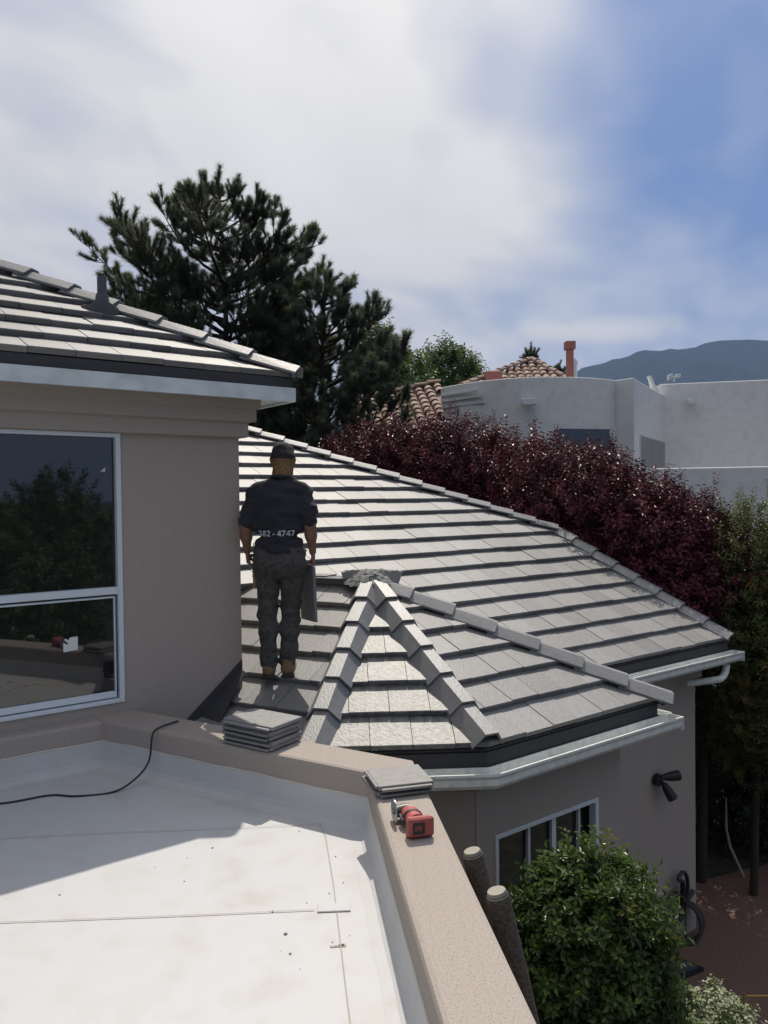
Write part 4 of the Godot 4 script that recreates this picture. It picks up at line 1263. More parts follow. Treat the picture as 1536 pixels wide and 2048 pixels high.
func clay_face(parent: Node, called: String, a: Vector3, b: Vector3, top0: Vector3, top1: Vector3, seed_: int) -> void:
	var r := RandomNumberGenerator.new(); r.seed = seed_
	var st := new_st()
	quad(st, a, b, top1, top0)
	quad(st, a - UP * 0.05, b - UP * 0.05, top1 - UP * 0.05, top0 - UP * 0.05)
	var deck := part(called, st, "clay2", parent)
	var U := (b - a).normalized()
	var T := ((top0 - a) - U * (top0 - a).dot(U)).normalized()
	var N := U.cross(T)
	if N.y < 0: N = -N
	var pl := PackedVector2Array()
	for p in [a, b, top1, top0]: pl.append(Vector2((p - a).dot(U), (p - a).dot(T)))
	var Lx := 0.0; var Ly := 0.0; var lx := 0.0
	for p in pl: Lx = maxf(Lx, p.x); Ly = maxf(Ly, p.y); lx = minf(lx, p.x)
	for i in int(Ly / 0.36) + 1:
		for j in range(int(lx / 0.27) - 1, int(Lx / 0.27) + 1):
			var c := Vector2(0.13 + j * 0.27, i * 0.36)
			if not Geometry2D.is_point_in_polygon(c + Vector2(0, 0.12), pl): continue
			var m := new_st()
			var q := a + U * (c.x + r.randf_range(-0.012, 0.012)) + T * c.y
			barrel(m, q + N * 0.035, q + T * 0.42 + N * 0.005, N, 0.115, 0.095)
			part("clay_tile", m, "clay%d" % (r.randi() % 3), deck)

func clay_ridge(parent: Node, a: Vector3, b: Vector3) -> void:
	var n := int(a.distance_to(b) / 0.36)
	for i in n:
		var m := new_st()
		var p := a.lerp(b, float(i) / n); var q := a.lerp(b, minf(1.0, (i + 1.18) / n))
		barrel(m, p + UP * 0.10, q + UP * 0.07, UP, 0.14, 0.12)
		part("clay_ridge_tile", m, "clay%d" % (i % 3), parent)

func build_neighbour() -> void:
	var n := thing("neighbour_house", "pale stucco house with curved parapet walls and clay tile roof", "house")
	# curved front: plan points
	var pts := []
	var pc := [[760, 25.6], [878, 23.6], [940, 22.5], [1000, 21.9], [1060, 21.6], [1110, 21.6], [1160, 21.75], [1200, 22.0], [1232, 22.4]]
	for i in pc.size() - 1:
		for k in 4:
			var t := k / 4.0
			var x0 := px(pc[i][0], pc[i][1]); var x1 := px(pc[i + 1][0], pc[i + 1][1])
			pts.append(Vector2(lerpf(x0, x1, t), lerpf(pc[i][1], pc[i + 1][1], t)))
	pts.append(Vector2(px(1232, 22.4), 22.4))
	# smooth the plan
	for it in 6:
		var q := pts.duplicate()
		for i in range(1, pts.size() - 1): q[i] = (pts[i - 1] + pts[i] * 2.0 + pts[i + 1]) * 0.25
		pts = q
	var cw := pts.duplicate()
	cw.append(Vector2(px(1232, 22.4) + 0.3, 22.9))
	cw.append(Vector2(px(760, 25.6) + 1.0, 26.5))
	var st := new_st()
	prism(st, cw, -5.5, 3.25, 0.03)
	part("curved_wall", st, "neighbour_stucco", n)
	var c1 := Vector2(px(1232.5, 22.42), 22.42); var c2 := Vector2(px(1269, 21.95), 21.95); var c3 := Vector2(px(1331, 26.1), 26.1)
	var s2 := new_st()
	prism(s2, [c1, c2, c3, Vector2(c1.x - 0.1, 26.0)], -5.5, 3.245, 0.03)
	part("corner_wall", s2, "neighbour_stucco", n)
	var s3 := new_st()
	var r0 := Vector2(px(1322, 26.0), 26.0); var r1 := Vector2(px(1640, 24.9), 24.9)
	prism(s3, [r0, r1, r1 + Vector2(1.0, 3.0), r0 + Vector2(0.2, 3.0)], -5.5, 3.62, 0.04)
	part("rear_wall", s3, "neighbour_stucco", n)
	var s4 := new_st()
	var l0 := Vector2(px(1290, 21.4), 21.4); var l1 := Vector2(px(1700, 20.4), 20.4)
	prism(s4, [l0, l1, l1 + Vector2(0.05, 0.3), l0 + Vector2(0.05, 0.3)], -5.5, 0.70, 0.04)
	part("terrace_wall", s4, "neighbour_stucco", n)
	# window of three panes in the receding wall
	var d := (c3 - c2).normalized()
	var nn := Vector2(d.y, -d.x)
	var L := c2.distance_to(c3)
	var wb := func(called: String, a: float, b: float, y0: float, y1: float, z0: float, z1: float, m: String, parent: Node) -> MeshInstance3D:
		var s := new_st()
		var c := c2 + d * (a + b) * 0.5 + nn * (z0 + z1) * 0.5
		obox(s, W(c.x, (y0 + y1) * 0.5, c.y), Vector3(d.x, 0, -d.y) * (b - a) * 0.5, UP * (y1 - y0) * 0.5, Vector3(nn.x, 0, -nn.y) * (z1 - z0) * 0.5)
		return part(called, s, m, parent)
	var win: MeshInstance3D = wb.call("window", L * 0.16, L * 0.97, 0.72, 1.72, 0.01, 0.03, "frame", n)
	for k in 3:
		var a := L * (0.175 + 0.265 * k)
		wb.call("pane", a, a + L * 0.245, 0.76, 1.68, 0.031, 0.04, "glass", win)
	# shaded window strip in the curved wall, just over the hedge
	var sw := new_st()
	obox(sw, W(px(1170, 21.75), 1.52, 21.75), Vector3(0.75, 0, -0.2), UP * 0.3, Vector3(0.0, 0, 0.03))
	part("strip_window", sw, "glass", n)
	# three relief bands on the left end of the curve
	for k in 3:
		var rb := new_st()
		var p0 := Vector2(px(885, 23.4), 23.4); var p1 := Vector2(px(958 + 6 * k, 22.2), 22.2)
		var y := 2.98 - 0.17 * k
		obox(rb, W((p0.x + p1.x) * 0.5, y, (p0.y + p1.y) * 0.5 - 0.02), Vector3(p1.x - p0.x, 0, p0.y - p1.y) * 0.5, UP * 0.02, Vector3(0, 0, 0.05))
		part("relief_band", rb, "neighbour_stucco", n)
	# scuppers and roof-edge lamps
	for q in [[1056, 21.55, 2.56, 0.17], [1380, 25.7, 3.0, 0.15]]:
		var s := new_st()
		obox(s, W(px(q[0], q[1]), q[2], q[1] - 0.12), Vector3(q[3], 0, 0), UP * 0.06, Vector3(0, 0, 0.14), 0.01)
		var sc := part("scupper", s, "white_paint", n)
		var hd := new_st()
		obox(hd, W(px(q[0], q[1]) + 0.03, q[2] - 0.08, q[1] - 0.16), Vector3(q[3] * 1.1, 0, 0), UP * 0.02, Vector3(0, 0, 0.12))
		part("scupper_lip", hd, "neighbour_stucco", sc)
	var cam := new_st()
	var cp := W(px(1350, 25.8), 3.66, 25.8)
	tube(cam, [cp, cp + UP * 0.16, cp + UP * 0.2 - Vector3(0.2, 0, 0)], [0.04, 0.04, 0.03], 8)
	obox(cam, cp + Vector3(-0.14, 0.16, 0), Vector3(0.07, 0.03, 0), UP * 0.09, Vector3(0, 0, 0.07), 0.01)
	obox(cam, cp + Vector3(0.12, 0.2, 0), Vector3(0.08, 0, 0), UP * 0.05, Vector3(0, 0, 0.06), 0.01)
	part("roof_lamp", cam, "white_paint", n)
	var po := new_st()
	var pp := W(px(1316, 25.5), 2.9, 25.5)
	tube(po, [pp, pp + Vector3(-0.05, 0.35, 0), pp + Vector3(-0.25, 0.85, 0)], [0.16, 0.12, 0.06], 10)
	part("vent_cowl", po, "neighbour_stucco", n)
	var pt := new_st()
	tube(pt, [pp + Vector3(-0.17, 0.68, 0), pp + Vector3(-0.27, 0.92, 0)], [0.08, 0.075], 10)
	part("vent_tip", pt, "white_paint", n)
	# clay tile hip roof
	var ap := W(px(1066, 27.2), 4.62, 27.2)
	var fl := W(px(925, 24.9), 3.40, 24.9)
	var fr := W(px(1158, 24.9), 3.40, 24.9)
	clay_face(n, "clay_roof", fl, fr, ap + Vector3(-0.05, 0, 0), ap + Vector3(0.05, 0, 0), 31)
	clay_ridge(n, fl, ap)
	clay_ridge(n, fr, ap)
	var bx := new_st()
	obox(bx, W(px(989, 25.2), 3.66, 25.2), Vector3(0.26, 0, 0), UP * 0.30, Vector3(0, 0, 0.2), 0.02)
	part("small_chimney", bx, "red_flue", n)
	# lower clay roof to the left
	var q0 := W(px(735, 19.6), 1.35, 19.6); var q1 := W(px(885, 19.6), 1.75, 19.6)
	var t0 := W(px(700, 22.6), 2.66, 22.6); var t1 := W(px(884, 22.6), 3.2, 22.6)
	clay_face(n, "low_clay_roof", q0, q1, t0, t1, 32)
	clay_ridge(n, t0, t1)
	# flue pipes
	var f0 := W(px(1142, 24.5), 3.2, 24.5)
	var fs := new_st()
	tube(fs, [f0, f0 + UP * 1.28], [0.125, 0.12], 16)
	var fp := part("flue_pipe", fs, "red_flue", n)
	var fc := new_st()
	obox(fc, f0 + UP * 1.43, Vector3(0.155, 0, 0), UP * 0.125, Vector3(0, 0, 0.155), 0.015)
	part("flue_cap", fc, "red_flue", fp)
	var ws := new_st()
	var w0 := W(px(1152, 25.0), 3.2, 25.0)
	tube(ws, [w0, w0 + UP * 0.92, w0 + UP * 0.93, w0 + UP * 1.0, w0 + UP * 1.12], [0.07, 0.07, 0.10, 0.10, 0.03], 12)
	part("white_flue", ws, "white_paint", n)

# ---------------------------------------------------------------- yard things
func build_yard() -> void:
	var V := az(-37); var U := az(53)
	var mc := W(3.885, -5.5, 9.88)
	# hose hanger with hose loops on the main wall
	var hb := mc - U * 0.42 - V * 0.01 + UP * 0.48
	var h := thing("hose_hanger", "black hose hanger with looped handle on the shaded stucco wall", "hose hanger", hb)
	var st := new_st()
	var pts := []; var rr := []
	for p in [[-0.13, 0.33], [-0.10, 0.38], [-0.04, 0.41], [0.02, 0.39], [0.065, 0.32], [0.085, 0.22], [0.08, 0.12], [0.04, 0.05]]:
		pts.append(U * p[0] + UP * p[1] - V * 0.09); rr.append(0.024)
	tube(st, pts, rr, 8)
	part("handle", st, "black", h)
	var s2 := new_st()
	tube(s2, [U * -0.12 + UP * 0.34 - V * 0.09, U * -0.03 + UP * 0.29 - V * 0.09, U * 0.0 + UP * 0.18 - V * 0.08, U * -0.01 + UP * 0.06 - V * 0.07], [0.022, 0.03, 0.035, 0.04], 8)
	part("bracket", s2, "black", h)
	var s3 := new_st()
	tube(s3, [U * -0.04 + UP * 0.05 - V * 0.08, U * 0.08 + UP * 0.04 - V * 0.08, U * 0.16 + UP * 0.07 - V * 0.09, U * 0.20 + UP * 0.12 - V * 0.09], [0.035, 0.03, 0.024, 0.03], 8)
	part("spigot", s3, "black", h)
	for k in 3:
		var lp := new_st()
		var ring := []; var rad := []
		for i in 25:
			var a := TAU * i / 24.0
			ring.append(U * (-0.17 + cos(a) * (0.17 - 0.02 * k) + 0.03 * k) + UP * (-0.02 + sin(a) * (0.21 - 0.03 * k)) - V * (0.05 + 0.025 * k)); rad.append(0.013)
		tube(lp, ring, rad, 6, false)
		part("hose_loop", lp, ["rubber", "pipe", "bark"][k], h)
	var cd := new_st()
	tube(cd, [U * 0.12 - V * 0.04 + UP * -0.02, U * 0.13 - V * 0.03 - UP * 0.25, U * 0.10 - V * 0.05 - UP * 0.47], [0.008, 0.007, 0.007], 6)
	part("hose_tail", cd, "black", h)
	# coiled hose, black tub and lid on the patio
	var cbase := W(px(1368, 9.6), -5.5, 9.6)
	var c := thing("coiled_hose", "coil of black hose leaning at the foot of the wall", "hose", cbase)
	for k in 4:
		var lp := new_st()
		var ring := []; var rad := []
		for i in 29:
			var a := TAU * i / 28.0
			ring.append(Vector3(cos(a) * (0.25 - 0.025 * k), 0.22 + sin(a) * 0.2, -0.08 - sin(a) * 0.1 + 0.03 * k)); rad.append(0.018)
		tube(lp, ring, rad, 7, false)
		part("loop", lp, "rubber", c)
	var bk := thing("folded_tarp", "flat black folded tarp on the brown patio beside the bush", "tarp", W(px(1352, 8.85), -5.5, 8.85))
	var bs := new_st()
	prism_local(bs, [Vector2(-0.3, -0.2), Vector2(0.34, 0.12), Vector2(0.16, 0.3), Vector2(-0.35, 0.26)], 0.0, 0.05)
	part("sheet", bs, "black", bk)
	var b2 := new_st()
	prism_local(b2, [Vector2(-0.25, -0.1), Vector2(0.26, 0.11), Vector2(0.1, 0.22), Vector2(-0.3, 0.2)], 0.05, 0.085)
	part("fold", b2, "pipe", bk)
	var ys := new_st()
	tube(ys, [W(px(1490, 8.0), -5.16, 8.0), W(px(1560, 7.95), -5.13, 7.95), W(px(1700, 7.9), -5.16, 7.9)], [0.008, 0.008, 0.008], 6)
	var ye := new_st()
	var yo := thing("yellow_line", "taut yellow line leading into the pale flowering shrub", "line")
	part("line", ys, "yellow", yo)
	for x in [1485, 1702]:
		var k := new_st()
		tube(k, [W(px(x, 8.0 if x < 1600 else 7.9), -5.52, 8.0 if x < 1600 else 7.9), W(px(x, 8.0 if x < 1600 else 7.9), -5.13, 8.0 if x < 1600 else 7.9)], [0.012, 0.012], 6)
		part("stake", k, "wood", yo)
	# thin pale trunk in the shade behind the patio
	var g := thing("bare_stem", "thin pale bare stem in the shade behind the patio", "stem", W(px(1450, 11.2), -5.5, 11.2))
	var gs := new_st()
	tube(gs, [Vector3(0.25, 0, 0), Vector3(0.05, 0.45, 0), Vector3(0, 0.7, 0), Vector3(0.0, 1.15, 0)], [0.02, 0.02, 0.018, 0.01], 6)
	part("stem", gs, "pad_end", g)

func prism_local(st: SurfaceTool, poly: Array, y0: float, y1: float) -> void:
	var pl := PackedVector2Array(poly)
	var ix := Geometry2D.triangulate_polygon(pl)
	for k in range(0, ix.size(), 3):
		for y in [y0, y1]:
			tri(st, Vector3(pl[ix[k]].x, y, -pl[ix[k]].y), Vector3(pl[ix[k + 1]].x, y, -pl[ix[k + 1]].y), Vector3(pl[ix[k + 2]].x, y, -pl[ix[k + 2]].y))
	for k in pl.size():
		var a := pl[k]; var b := pl[(k + 1) % pl.size()]
		quad(st, Vector3(a.x, y0, -a.y), Vector3(b.x, y0, -b.y), Vector3(b.x, y1, -b.y), Vector3(a.x, y1, -a.y))

# ---------------------------------------------------------------- smooth bodies (surface nets)
# bones: [a, b, ra, rb, squash in z]
func nets(bones: Array, cell: float, k: float, wrinkle := 0.0, wf := 14.0, cut_lo := -1e9, cut_hi := 1e9) -> ArrayMesh:
	var lo := Vector3(1e9, 1e9, 1e9); var hi := -lo
	for b in bones:
		var m: float = maxf(b[2], b[3]) + k + cell * 3
		lo = lo.min(b[0] - Vector3.ONE * m).min(b[1] - Vector3.ONE * m)
		hi = hi.max(b[0] + Vector3.ONE * m).max(b[1] + Vector3.ONE * m)
	var nx := int((hi.x - lo.x) / cell) + 2; var ny := int((hi.y - lo.y) / cell) + 2; var nz := int((hi.z - lo.z) / cell) + 2
	var F := PackedFloat32Array(); F.resize(nx * ny * nz); F.fill(0.2)
	for b in bones:
		var a: Vector3 = b[0]; var ab: Vector3 = b[1] - b[0]
		var ra: float = b[2]; var rb: float = b[3]
		var sq: float = b[4] if b.size() > 4 else 1.0
		var l2 := maxf(ab.length_squared(), 1e-9)
		var m := maxf(ra, rb) + k + cell * 2.5
		var p0: Vector3 = (a.min(b[1]) - Vector3.ONE * m - lo) / cell
		var p1: Vector3 = (a.max(b[1]) + Vector3.ONE * m - lo) / cell
		for z in range(maxi(0, int(p0.z)), mini(nz, int(p1.z) + 1)):
			for y in range(maxi(0, int(p0.y)), mini(ny, int(p1.y) + 1)):
				var ix := (z * ny + y) * nx
				for x in range(maxi(0, int(p0.x)), mini(nx, int(p1.x) + 1)):
					var p := lo + Vector3(x, y, z) * cell - a
					var t := clampf(p.dot(ab) / l2, 0.0, 1.0)
					var q := p - ab * t
					q.z /= sq
					var d := q.length() - lerpf(ra, rb, t)
					var o := F[ix + x]
					var hh := clampf(0.5 + 0.5 * (o - d) / k, 0.0, 1.0)
					F[ix + x] = lerpf(o, d, hh) - k * hh * (1.0 - hh)
	if wrinkle > 0.0:
		var n := FastNoiseLite.new(); n.seed = 9; n.frequency = 1.0; n.fractal_octaves = 2
		for z in nz:
			for y in ny:
				for x in nx:
					var i := (z * ny + y) * nx + x
					if absf(F[i]) < 0.06:
						var p := lo + Vector3(x, y, z) * cell
						F[i] += wrinkle * n.get_noise_3d(p.x * wf * 0.6, p.y * wf, p.z * wf * 0.6)
	if cut_lo > -1e8 or cut_hi < 1e8:
		for y in ny:
			var yy := lo.y + y * cell
			var d := maxf(cut_lo - yy, yy - cut_hi)
			if d < -0.06: continue
			for z in nz:
				for x in nx:
					var i := (z * ny + y) * nx + x
					F[i] = maxf(F[i], d)
	var id := {}
	var verts := PackedVector3Array()
	for z in nz - 1:
		for y in ny - 1:
			var row := (z * ny + y) * nx
			for x in nx - 1:
				var i := row + x
				var f0 := F[i]
				if absf(f0) > cell * 5.0: continue
				var c := [f0, F[i + 1], F[i + nx], F[i + nx + 1], F[i + nx * ny], F[i + nx * ny + 1], F[i + nx * ny + nx], F[i + nx * ny + nx + 1]]
				var neg := 0
				for v in c:
					if v < 0: neg += 1
				if neg == 0 or neg == 8: continue
				var s := Vector3.ZERO; var n := 0
				for e in [[0, 1], [2, 3], [4, 5], [6, 7], [0, 2], [1, 3], [4, 6], [5, 7], [0, 4], [1, 5], [2, 6], [3, 7]]:
					var u: float = c[e[0]]; var w: float = c[e[1]]
					if (u < 0) != (w < 0):
						var t := u / (u - w)
						var A := Vector3(e[0] & 1, (e[0] >> 1) & 1, e[0] >> 2); var B := Vector3(e[1] & 1, (e[1] >> 1) & 1, e[1] >> 2)
						s += A.lerp(B, t); n += 1
				id[i] = verts.size()
				verts.append(lo + (Vector3(x, y, z) + s / n) * cell)
	var idx := PackedInt32Array()
	var st3 := [1, nx, nx * ny]
	for key in id:
		var i: int = key
		for ax in 3:
			var u: int = st3[(ax + 1) % 3]; var w: int = st3[(ax + 2) % 3]
			var j: int = i + st3[ax]
			if j >= F.size() or (F[i] < 0) == (F[j] < 0): continue
			var a = id.get(i); var b = id.get(i - u); var c = id.get(i - u - w); var d = id.get(i - w)
			if a == null or b == null or c == null or d == null: continue
			if F[i] < 0: idx.append_array([a, b, c, a, c, d])
			else: idx.append_array([a, c, b, a, d, c])
	var nor := PackedVector3Array(); nor.resize(verts.size())
	for t in range(0, idx.size(), 3):
		var n := (verts[idx[t + 2]] - verts[idx[t]]).cross(verts[idx[t + 1]] - verts[idx[t]])
		for e in 3: nor[idx[t + e]] += n
	for i in nor.size(): nor[i] = nor[i].normalized()
	var arr := []; arr.resize(Mesh.ARRAY_MAX)
	arr[Mesh.ARRAY_VERTEX] = verts; arr[Mesh.ARRAY_NORMAL] = nor; arr[Mesh.ARRAY_INDEX] = idx
	var am := ArrayMesh.new()
	am.add_surface_from_arrays(Mesh.PRIMITIVE_TRIANGLES, arr)
	return am

func hand_bones(wrist: Vector3, down: Vector3, outw: Vector3, fwd: Vector3, curl: float, grip: float) -> Array:
	# palm hangs along down; fingers curl towards outw * -1 (to the thigh); fwd is the thumb side
	var b := []
	var kn := wrist + down * 0.085
	for i in 4:
		var o := fwd * (0.030 - 0.020 * i)
		b.append([wrist + o * 0.5 + down * 0.01, kn + o, 0.016, 0.0125, 1.0])
	var lens := [0.072, 0.080, 0.074, 0.058]
	for i in 4:
		var p := kn + fwd * (0.031 - 0.021 * i)
		var d := down
		for s in 3:
			var a := curl * (0.7 + 0.5 * s) + grip * 0.5
			var dd := (down * cos(a) - outw * sin(a)).normalized()
			var q: Vector3 = p + dd * lens[i] * [0.45, 0.31, 0.24][s]
			b.append([p, q, 0.0098 - 0.001 * s, 0.0092 - 0.001 * s, 1.0])
			p = q
	var t0 := wrist + down * 0.025 + fwd * 0.022
	var t1 := t0 + (down * 0.7 + fwd * 0.6 - outw * 0.25).normalized() * 0.042
	var t2 := t1 + (down * 0.9 + fwd * 0.15 - outw * (0.3 + grip)).normalized() * 0.034
	var t3 := t2 + (down * 0.9 - fwd * 0.1 - outw * (0.4 + grip)).normalized() * 0.026
	b.append([t0, t1, 0.015, 0.012, 1.0]); b.append([t1, t2, 0.0115, 0.0105, 1.0]); b.append([t2, t3, 0.0105, 0.009, 1.0])
	return b

func build_person() -> void:
	var at := W(-0.835, -1.405, 6.255)
	var o := thing("person", "person in black t-shirt, dark trousers and cap standing on the tiles, back turned", "person", at)
	# x right, y up, z towards the viewer; the person looks away and down
	var sl := Vector3(-0.182, 1.442, -0.01); var sr := Vector3(0.19, 1.462, 0.0)
	var el := Vector3(-0.258, 1.18, 0.05); var er := Vector3(0.248, 1.19, 0.03)
	var wl := Vector3(-0.262, 0.985, -0.05); var wr := Vector3(0.262, 0.975, -0.035)
	var hipl := Vector3(-0.095, 0.925, 0.0); var hipr := Vector3(0.105, 0.915, 0.0)
	var knl := Vector3(-0.10, 0.50, -0.01); var knr := Vector3(0.078, 0.50, -0.05)
	var anl := Vector3(-0.088, 0.10, 0.03); var anr := Vector3(0.052, 0.10, -0.01)
	var neck := Vector3(0.022, 1.56, -0.01); var head := Vector3(0.03, 1.695, -0.085)
	var body := [[neck - Vector3(0, 0.06, 0), neck + Vector3(0.006, 0.06, -0.02), 0.062, 0.058, 1.0], [head + Vector3(0, 0.025, 0.01), head + Vector3(0, 0.045, 0.02), 0.086, 0.084, 1.12],
		[head + Vector3(0, -0.06, -0.05), head + Vector3(0, -0.03, -0.03), 0.055, 0.07, 1.1], [head + Vector3(0, -0.02, -0.118), head + Vector3(0, 0.01, -0.105), 0.016, 0.011, 1.0],
		[Vector3(-0.08, 1.38, 0), Vector3(0.08, 1.38, 0), 0.11, 0.11, 0.85], [Vector3(-0.06, 1.05, 0), Vector3(0.06, 1.05, 0), 0.10, 0.10, 0.85], [Vector3(0, 1.05, 0), Vector3(0, 1.4, 0), 0.12, 0.12, 0.8],
		[Vector3(-0.1, 1.44, 0), sl - Vector3(0, 0.02, 0), 0.05, 0.045, 1.0], [Vector3(0.1, 1.44, 0), sr - Vector3(0, 0.02, 0), 0.05, 0.045, 1.0],
		[sl - Vector3(0, 0.02, 0), el, 0.046, 0.043, 1.0], [sr - Vector3(0, 0.02, 0), er, 0.046, 0.043, 1.0], [el, el.lerp(wl, 0.35), 0.043, 0.045, 1.0], [er, er.lerp(wr, 0.35), 0.043, 0.045, 1.0], [el.lerp(wl, 0.35), wl, 0.044, 0.028, 1.0], [er.lerp(wr, 0.35), wr, 0.044, 0.028, 1.0],
		[hipl, knl, 0.085, 0.055, 1.0], [hipr, knr, 0.085, 0.055, 1.0], [knl, anl, 0.055, 0.038, 1.0], [knr, anr, 0.055, 0.038, 1.0], [anl, anl + Vector3(-0.02, -0.05, -0.12), 0.035, 0.03, 1.0], [anr, anr + Vector3(0.03, -0.05, -0.12), 0.035, 0.03, 1.0]]
	# ears
	for s in [-1, 1]:
		body.append([head + Vector3(0.088 * s, -0.005, 0.015), head + Vector3(0.092 * s, 0.03, 0.022), 0.012, 0.016, 1.0])
	var bm := nets(body, 0.0125, 0.03)
	var lh := nets(hand_bones(wl, Vector3(0.06, -0.98, -0.15).normalized(), Vector3(-1, 0, 0), Vector3(0, -0.1, -1).normalized(), 0.55, 0.55), 0.0042, 0.007)
	var rh := nets(hand_bones(wr, Vector3(0.05, -0.97, -0.12).normalized(), Vector3(1, 0, 0), Vector3(0, -0.1, -1).normalized(), 0.5, 0.45), 0.0042, 0.007)
	var join := SurfaceTool.new()
	join.begin(Mesh.PRIMITIVE_TRIANGLES)
	join.append_from(bm, 0, Transform3D.IDENTITY); join.append_from(lh, 0, Transform3D.IDENTITY); join.append_from(rh, 0, Transform3D.IDENTITY)
	part("body", join, "skin", o)
	# t-shirt: a loose shell with short sleeves
	var shirt := [[Vector3(-0.095, 1.38, 0.01), Vector3(0.10, 1.38, 0.01), 0.116, 0.116, 0.88], [Vector3(-0.10, 1.2, 0.01), Vector3(0.105, 1.2, 0.01), 0.102, 0.102, 0.95], [Vector3(-0.088, 1.03, 0.01), Vector3(0.10, 1.03, 0.01), 0.106, 0.106, 0.98], [Vector3(-0.095, 0.93, 0.01), Vector3(0.105, 0.93, 0.01), 0.118, 0.118, 1.0],
		[Vector3(0, 1.0, 0.01), Vector3(0, 1.4, 0.02), 0.13, 0.14, 0.95], [Vector3(-0.03, 1.515, -0.005), sl + Vector3(0.01, 0.005, 0), 0.066, 0.068, 1.0], [Vector3(0.06, 1.515, -0.005), sr + Vector3(-0.01, 0.005, 0), 0.066, 0.068, 1.0],
		[sl, sl.lerp(el, 0.80) + Vector3(-0.012, 0, 0), 0.072, 0.073, 1.0], [sr, sr.lerp(er, 0.80) + Vector3(0.016, 0, 0), 0.072, 0.074, 1.0]]
	var sm := nets(shirt, 0.010, 0.035, 0.030, 8.0, 0.985, 1.575)
	var shirt_node := from_mesh("t_shirt", sm, "shirt", o)
	var cl := new_st()
	var ring := []; var rad := []
	for i in 21:
		var a := TAU * i / 20.0
		ring.append(Vector3(0.02 + cos(a) * 0.078, 1.572 + 0.012 * sin(a), 0.0 + sin(a) * 0.072)); rad.append(0.011)
	tube(cl, ring, rad, 8, false)
	part("collar", cl, "shirt", shirt_node)
	# number printed across the lower back, laid on the cloth
	var tm := TextMesh.new()
	var f := SystemFont.new(); f.font_names = PackedStringArray(["Droid Sans"]); f.font_weight = 700
	tm.font = f; tm.font_size = 40; tm.text = "382 - 4747"; tm.pixel_size = 0.00155; tm.depth = 0.0
	var arr := tm.get_mesh_arrays()
	var vs: PackedVector3Array = arr[Mesh.ARRAY_VERTEX]
	var ixs: PackedInt32Array = arr[Mesh.ARRAY_INDEX]
	var sv: PackedVector3Array = sm.surface_get_arrays(0)[Mesh.ARRAY_VERTEX]
	var pst := new_st()
	var zc := {}
	var depth_at := func(x: float, y: float) -> float:
		var best := -1.0
		for v in sv:
			if absf(v.x - x) < 0.012 and absf(v.y - y) < 0.012 and v.z > best: best = v.z
		return best
	var lift := []
	for v in vs:
		var p := Vector3(v.x - 0.005, v.y * 1.0 + 1.135, 0)
		lift.append(Vector3(p.x, p.y, depth_at.call(p.x, p.y) + 0.008))
	for t in range(0, ixs.size(), 3):
		tri(pst, lift[ixs[t]], lift[ixs[t + 1]], lift[ixs[t + 2]])
	part("back_print", pst, "print", shirt_node)
	# trousers
	var tr := [[Vector3(-0.085, 0.97, 0.01), Vector3(0.09, 0.97, 0.01), 0.118, 0.118, 0.92], [hipl + Vector3(0.01, -0.03, 0.02), hipr + Vector3(-0.01, -0.03, 0.02), 0.125, 0.125, 0.95],
		[hipl + Vector3(0, -0.04, 0), knl, 0.106, 0.076, 1.0], [hipr + Vector3(0, -0.04, 0), knr, 0.106, 0.076, 1.0], [knl, knl.lerp(anl, 0.4), 0.074, 0.076, 1.0], [knr, knr.lerp(anr, 0.4), 0.074, 0.077, 1.0], [knl.lerp(anl, 0.4), anl + Vector3(0, -0.01, 0), 0.075, 0.066, 1.0], [knr.lerp(anr, 0.4), anr + Vector3(0, -0.01, 0), 0.076, 0.066, 1.0]]
	from_mesh("trousers", nets(tr, 0.011, 0.02, 0.018, 9.0, 0.075, 1.04), "trousers", o)
	# boots
	for s in 2:
		var an: Vector3 = anl if s == 0 else anr
		var sd := -1.0 if s == 0 else 1.0
		var b := [[an + Vector3(0, 0.03, 0), an + Vector3(0, -0.03, 0.01), 0.052, 0.050, 1.0], [an + Vector3(-0.004 * sd, -0.045, 0.02), an + Vector3(0.03 * sd, -0.055, -0.15), 0.046, 0.04, 1.0], [an + Vector3(0.0, -0.05, 0.035), an + Vector3(0.01 * sd, -0.05, -0.04), 0.045, 0.046, 1.0]]
		var bt := from_mesh("boot", nets(b, 0.011, 0.02, 0.004, 14.0, 0.012, 0.2), "boot", o)
		var so := new_st()
		var c := Vector3(an.x + 0.012 * sd, 0.006, an.z - 0.055)
		obox(so, c, Vector3(0.05, 0, 0), UP * 0.012, Vector3(0.03 * -sd * 0.0, 0, 0.145), 0.008)
		part("sole", so, "sole", bt)
	# neck gaiter, cap and its peak
	var ga := [[neck - Vector3(0, 0.025, -0.005), neck + Vector3(0.008, 0.07, -0.02), 0.078, 0.079, 1.0], [head + Vector3(0, -0.05, -0.01), head + Vector3(0, 0.0, 0.005), 0.085, 0.094, 1.05]]
	from_mesh("neck_gaiter", nets(ga, 0.011, 0.02, 0.01, 18.0, 1.574, 1.735), "gaiter", o)
	var cp := [[head + Vector3(0, 0.045, 0.015), head + Vector3(0, 0.075, 0.005), 0.101, 0.092, 1.1]]
	var cap := from_mesh("cap", nets(cp, 0.009, 0.02, 0.004, 16.0, 1.725, 1.95), "cap_cloth", o)
	var pk := new_st()
	var g := []
	for i in 7:
		var rowp := []
		for j in 9:
			var t := float(i) / 6; var a := lerpf(-1.05, 1.05, j / 8.0)
			var p := head + Vector3(sin(a) * 0.098 - 0.045 * t, 0.032 - 0.03 * t - 0.02 * absf(sin(a)) * t, -cos(a) * 0.105 - t * 0.075 * cos(a * 0.8))
			rowp.append(p)
		g.append(rowp)
